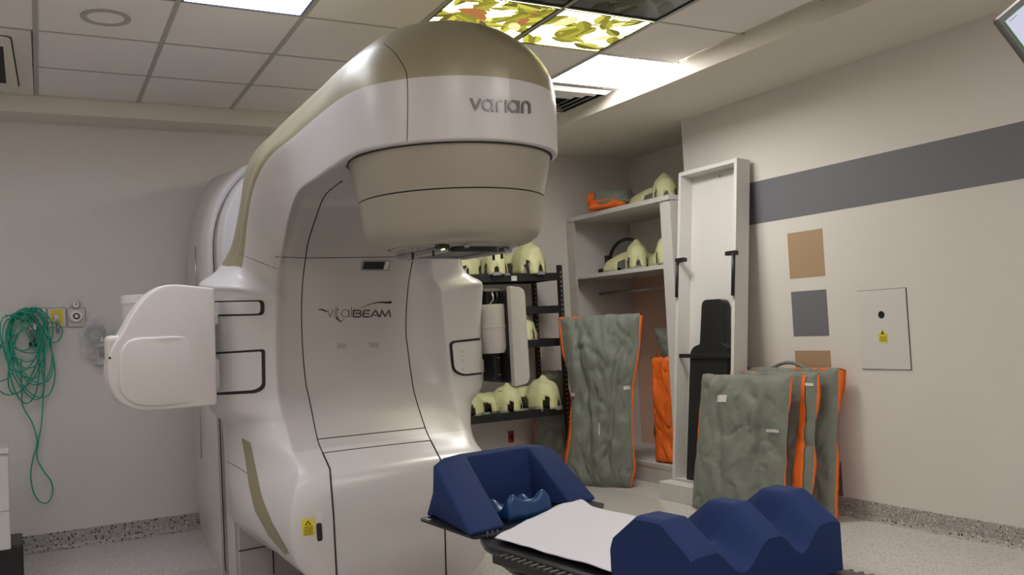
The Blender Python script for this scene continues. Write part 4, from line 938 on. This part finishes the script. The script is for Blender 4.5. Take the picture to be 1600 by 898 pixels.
# ================================================================== right wall panel
lp = thing('laser_panel', 'flush white wall panel with a round black opening and yellow sticker', 'wall panel', (XR, 3.62, .955))
box('panel_gap', (-.004, -.0025, -.0025), (0, .3595, .4945), M['dark'], lp); box('panel_board', (-.008, 0, 0), (-.0035, .357, .492), M['wood'], lp, .001)
p = on(1378.5, 491.5, 0, XR); lathe('aperture', [(.023, -.0095), (.023, -.008)], M['black'], lp, 24, (0, p.y-3.62, p.z-.955), 'x')
p = on(1381, 525, 0, XR); yy, zz = p.y-3.62, p.z-.955
box('sticker', (-.0095, yy-.032, zz-.038), (-.008, yy+.032, zz+.015), M['yellow'], lp)
mesh_obj('warning_triangle', [(-.0102, yy-.022, zz+.010), (-.0102, yy+.022, zz+.010), (-.0102, yy, zz+.045)], [(0, 1, 2)], M['yellow'], lp)
mesh_obj('warning_triangle', [(-.0104, yy-.012, zz+.013), (-.0104, yy+.012, zz+.013), (-.0104, yy, zz+.034)], [(0, 1, 2)], M['ink'], lp)
for k in range(3): box('sticker_print', (-.0102, yy-.024, zz-.006-k*.011), (-.0095, yy+.024, zz-.003-k*.011), M['ink'], lp)
# ================================================================== monitor top right
c0 = CAM+ray(1556, 29)*2.0; d1 = (CAM+ray(1606, 95)*2.0)-c0; d2 = (CAM+ray(1606, -8)*2.06)-c0
X_ = d1.normalized(); Z_ = (d2-X_*d2.dot(X_)).normalized(); N_ = X_.cross(Z_)
if N_.dot(fw) < 0: N_ = -N_
mo = bpy.data.objects.new('monitor', None); COL.objects.link(mo); tag(mo, 'tilted grey-framed flat monitor cut by the upper right corner of the photo', 'monitor')
mo.matrix_world = Matrix(((X_.x, N_.x, Z_.x, c0.x), (X_.y, N_.y, Z_.y, c0.y), (X_.z, N_.z, Z_.z, c0.z), (0, 0, 0, 1)))
box('bezel', (0, 0, 0), (.40, .014, .26), M['bezel'], mo, .004); box('screen', (.018, -.002, .018), (.382, .001, .242), M['screen'], mo)
box('screen_border', (.016, -.001, .016), (.384, .0005, .244), M['scrg'], mo)
for k in range(6): box('screen_text', (.024, -.003, .028+k*.006), (.025, -.002, .032+k*.006), M['ink'], mo)
tube('mounting_arm', [(.30, .036, .20), (.38, .12, .42), (.5, .1, .9)], .02, M['grey'], mo)
# ================================================================== left cabinet
cb = thing('white_cabinet', 'white cabinet corner on a black base at the left edge of the photo', 'cabinet', (0, 0, 0))
cf = 5.75; a = on(13, 700, 1, cf); b = on(17, 858, 1, cf)
xr, zt_, zb3 = a.x, a.z, b.z
cb.location = (xr-.6, cf, 0)
box('cabinet_body', (0, 0, zb3), (.6, .5, zt_-.03), M['cab'], cb, .008, 2); box('top_board', (-.01, -.01, zt_-.03), (.602, .51, zt_), M['cab'], cb, .005, 2)
box('panel_line', (0, -.001, zb3+.21), (.598, 0, zb3+.213), M['grey'], cb); box('black_base', (.0, .1, .0), (.66, .48, zb3), M['black'], cb, .01, 2)
# ================================================================== gas outlets on the back wall
def outlet(label, x0, x1, z0, z1, style):
    t = thing('gas_outlet', label, 'gas outlet', (x0, YB, z0)); w_, h_ = x1-x0, z1-z0
    box('face_plate', (0, -.012, 0), (w_, 0, h_), M['steel'], t, .005, 1)
    return t, w_, h_
t, w_, h_ = outlet('steel gas outlet plate behind the green tubing, with flowmeter', .10, .245, 1.495, 1.63, 0)
tube('flowmeter_tube', [(.06, -.05, .19), (.06, -.05, .07)], .008, M['clear'], t); tube('flowmeter_body', [(.06, -.05, .08), (.06, -.05, -.10)], [.016, .02], M['grey'], t); tube('connector', [(.06, 0, .08), (.06, -.055, .06)], .018, M['steel'], t)
lathe('humidifier_nut', [(.02, 0), (.026, .01), (.026, .03), (.01, .035)], M['black'], t, 14, (.06, -.05, -.13)); tube('valve_knob', [(.0, -.06, .05), (.03, -.05, .05)], .014, M['green'], t); box('flowmeter_block', (.035, -.07, -.02), (.085, -.03, .03), M['steel'], t, .005)
t, w_, h_ = outlet('steel gas outlet plate with yellow centre beside the green tubing', .25, .365, 1.49, 1.625, 1)
box('yellow_insert', (.02, -.016, .02), (.095, -.012, h_-.015), M['yellow'], t, .001); box('socket', (.035, -.022, .03), (.075, -.016, .09), M['steel'], t, .003); tube('nipple', [(.055, -.02, .05), (.06, -.06, .03), (.06, -.06, -.04)], .010, M['steel'], t)
t, w_, h_ = outlet('steel outlet plate carrying a white vacuum regulator dial', .37, .485, 1.485, 1.62, 2)
lathe('regulator_dial', [(.044, -.012), (.044, -.045), (.036, -.055), (.01, -.057)], M['knob'], t, 28, (.055, 0, .075), 'y'); lathe('dial_ring', [(.022, -.0555), (.022, -.059), (.012, -.060)], M['black'], t, 20, (.055, 0, .075), 'y'); lathe('dial_centre', [(.013, -.058), (.012, -.062)], M['knob'], t, 20, (.055, 0, .075), 'y')
lathe('pressure_gauge', [(.028, -.02), (.028, -.04), (.022, -.043)], M['grey'], t, 20, (.055, 0, .155), 'y'); lathe('gauge_face', [(.021, -.042), (.02, -.0445)], M['knob'], t, 20, (.055, 0, .155), 'y'); box('gauge_needle', (.053, -.046, .150), (.058, -.0446, .168), M['black'], t)
# green tubing
yh = YB-.09
def hpx(L, dy=0): return [on(x, y, 1, yh+dy) for x, y in L]
rnd = random.Random(8); hose = []
def loop(cx, cy, rx, ry, a0, a1, tw=0, n=26):
    for k in range(n):
        a = R(a0+(a1-a0)*k/n); x = cx+rx*math.cos(a)*math.cos(tw)-ry*math.sin(a)*math.sin(tw); y = cy+rx*math.cos(a)*math.sin(tw)+ry*math.sin(a)*math.cos(tw)
        hose.append(on(x, y, 1, yh+.03*math.sin(k*.35+cx)))
for n in range(12):
    rx, ry = rnd.uniform(20, 38), rnd.uniform(30, 72); loop(42+rnd.uniform(-10, 10), 486+ry*.9+rnd.uniform(-4, 14), rx, ry, -90, 270, rnd.uniform(-.45, .35))
loop(-4, 570, 26, 26, -60, 220, .2, 16); loop(30, 560, 34, 60, -90, 200, .4)
o = tube('green_tubing', [p for p in hose], .0045, M['green'], None, 6); tag(o, 'tangled coil of green oxygen tubing hung on the wall outlet', 'tubing')
tail = smooth_px([(33, 560), (34, 610), (36, 635), (50, 660), (58, 690), (52, 715), (48, 740), (52, 768), (62, 783), (74, 785), (82, 770), (80, 752), (68, 735), (58, 715), (60, 690), (65, 660), (68, 610), (70, 560), (66, 520)], 6)
o2 = tube('green_tubing', [on(x, y, 1, yh+.045) for x, y in tail], .0045, M['green'], None, 6); tag(o2, 'long hanging loop of green tubing reaching down towards the floor', 'tubing')
ex = smooth_px([(68, 507), (82, 503), (95, 510), (97, 522), (90, 533), (80, 534), (74, 524)], 6)
o3 = tube('green_tubing', [on(x, y, 1, yh+.01) for x, y in ex], .0045, M['green'], None, 6); tag(o3, 'small green tube loop below the yellow-centred outlet', 'tubing')
# suction canister in a plastic bag
p = on(160, 540, 1, YB-.08)
cn = thing('suction_canister', 'clear suction canister and mask in a plastic bag hanging on the wall, left of detector', 'canister', (p.x, YB, p.z-.13))
lathe('jar', [(.045, .0), (.05, .01), (.05, .12), (.047, .13)], M['clear'], cn, 24, (.0, -.07, 0)); lathe('lid', [(.052, .125), (.052, .145), (.02, .155), (.015, .19), (.005, .2)], M['steel'], cn, 24, (0, -.07, 0)); box('wall_bracket', (-.05, -.03, .0), (.05, 0, .06), M['knob'], cn, .004); box('float_valve', (-.022, -.09, .05), (.025, -.05, .12), M['ink'], cn, .006)
bm = bmesh.new(); bmesh.ops.create_icosphere(bm, subdivisions=4, radius=1)
for v in bm.verts:
    q_ = v.co.copy(); k = 1+.35*NZ(q_.x*2+4, q_.y*2, q_.z*2)+.15*NZ(q_.x*6, q_.y*6+3, q_.z*6); v.co = Vector((q_.x*.10*k-.03, min(-.005, q_.y*.05*k-.065), q_.z*.15*k+.18))
finish('plastic_bag', bm, M['clear'], cn, False)
bm = bmesh.new(); bm_tube(bm, [(.055*math.cos(R(a))-.04, -.07, .21+.055*math.sin(R(a))) for a in range(0, 360, 15)], .016, 8, True); finish('mask_cushion', bm, M['clip'], cn, True)
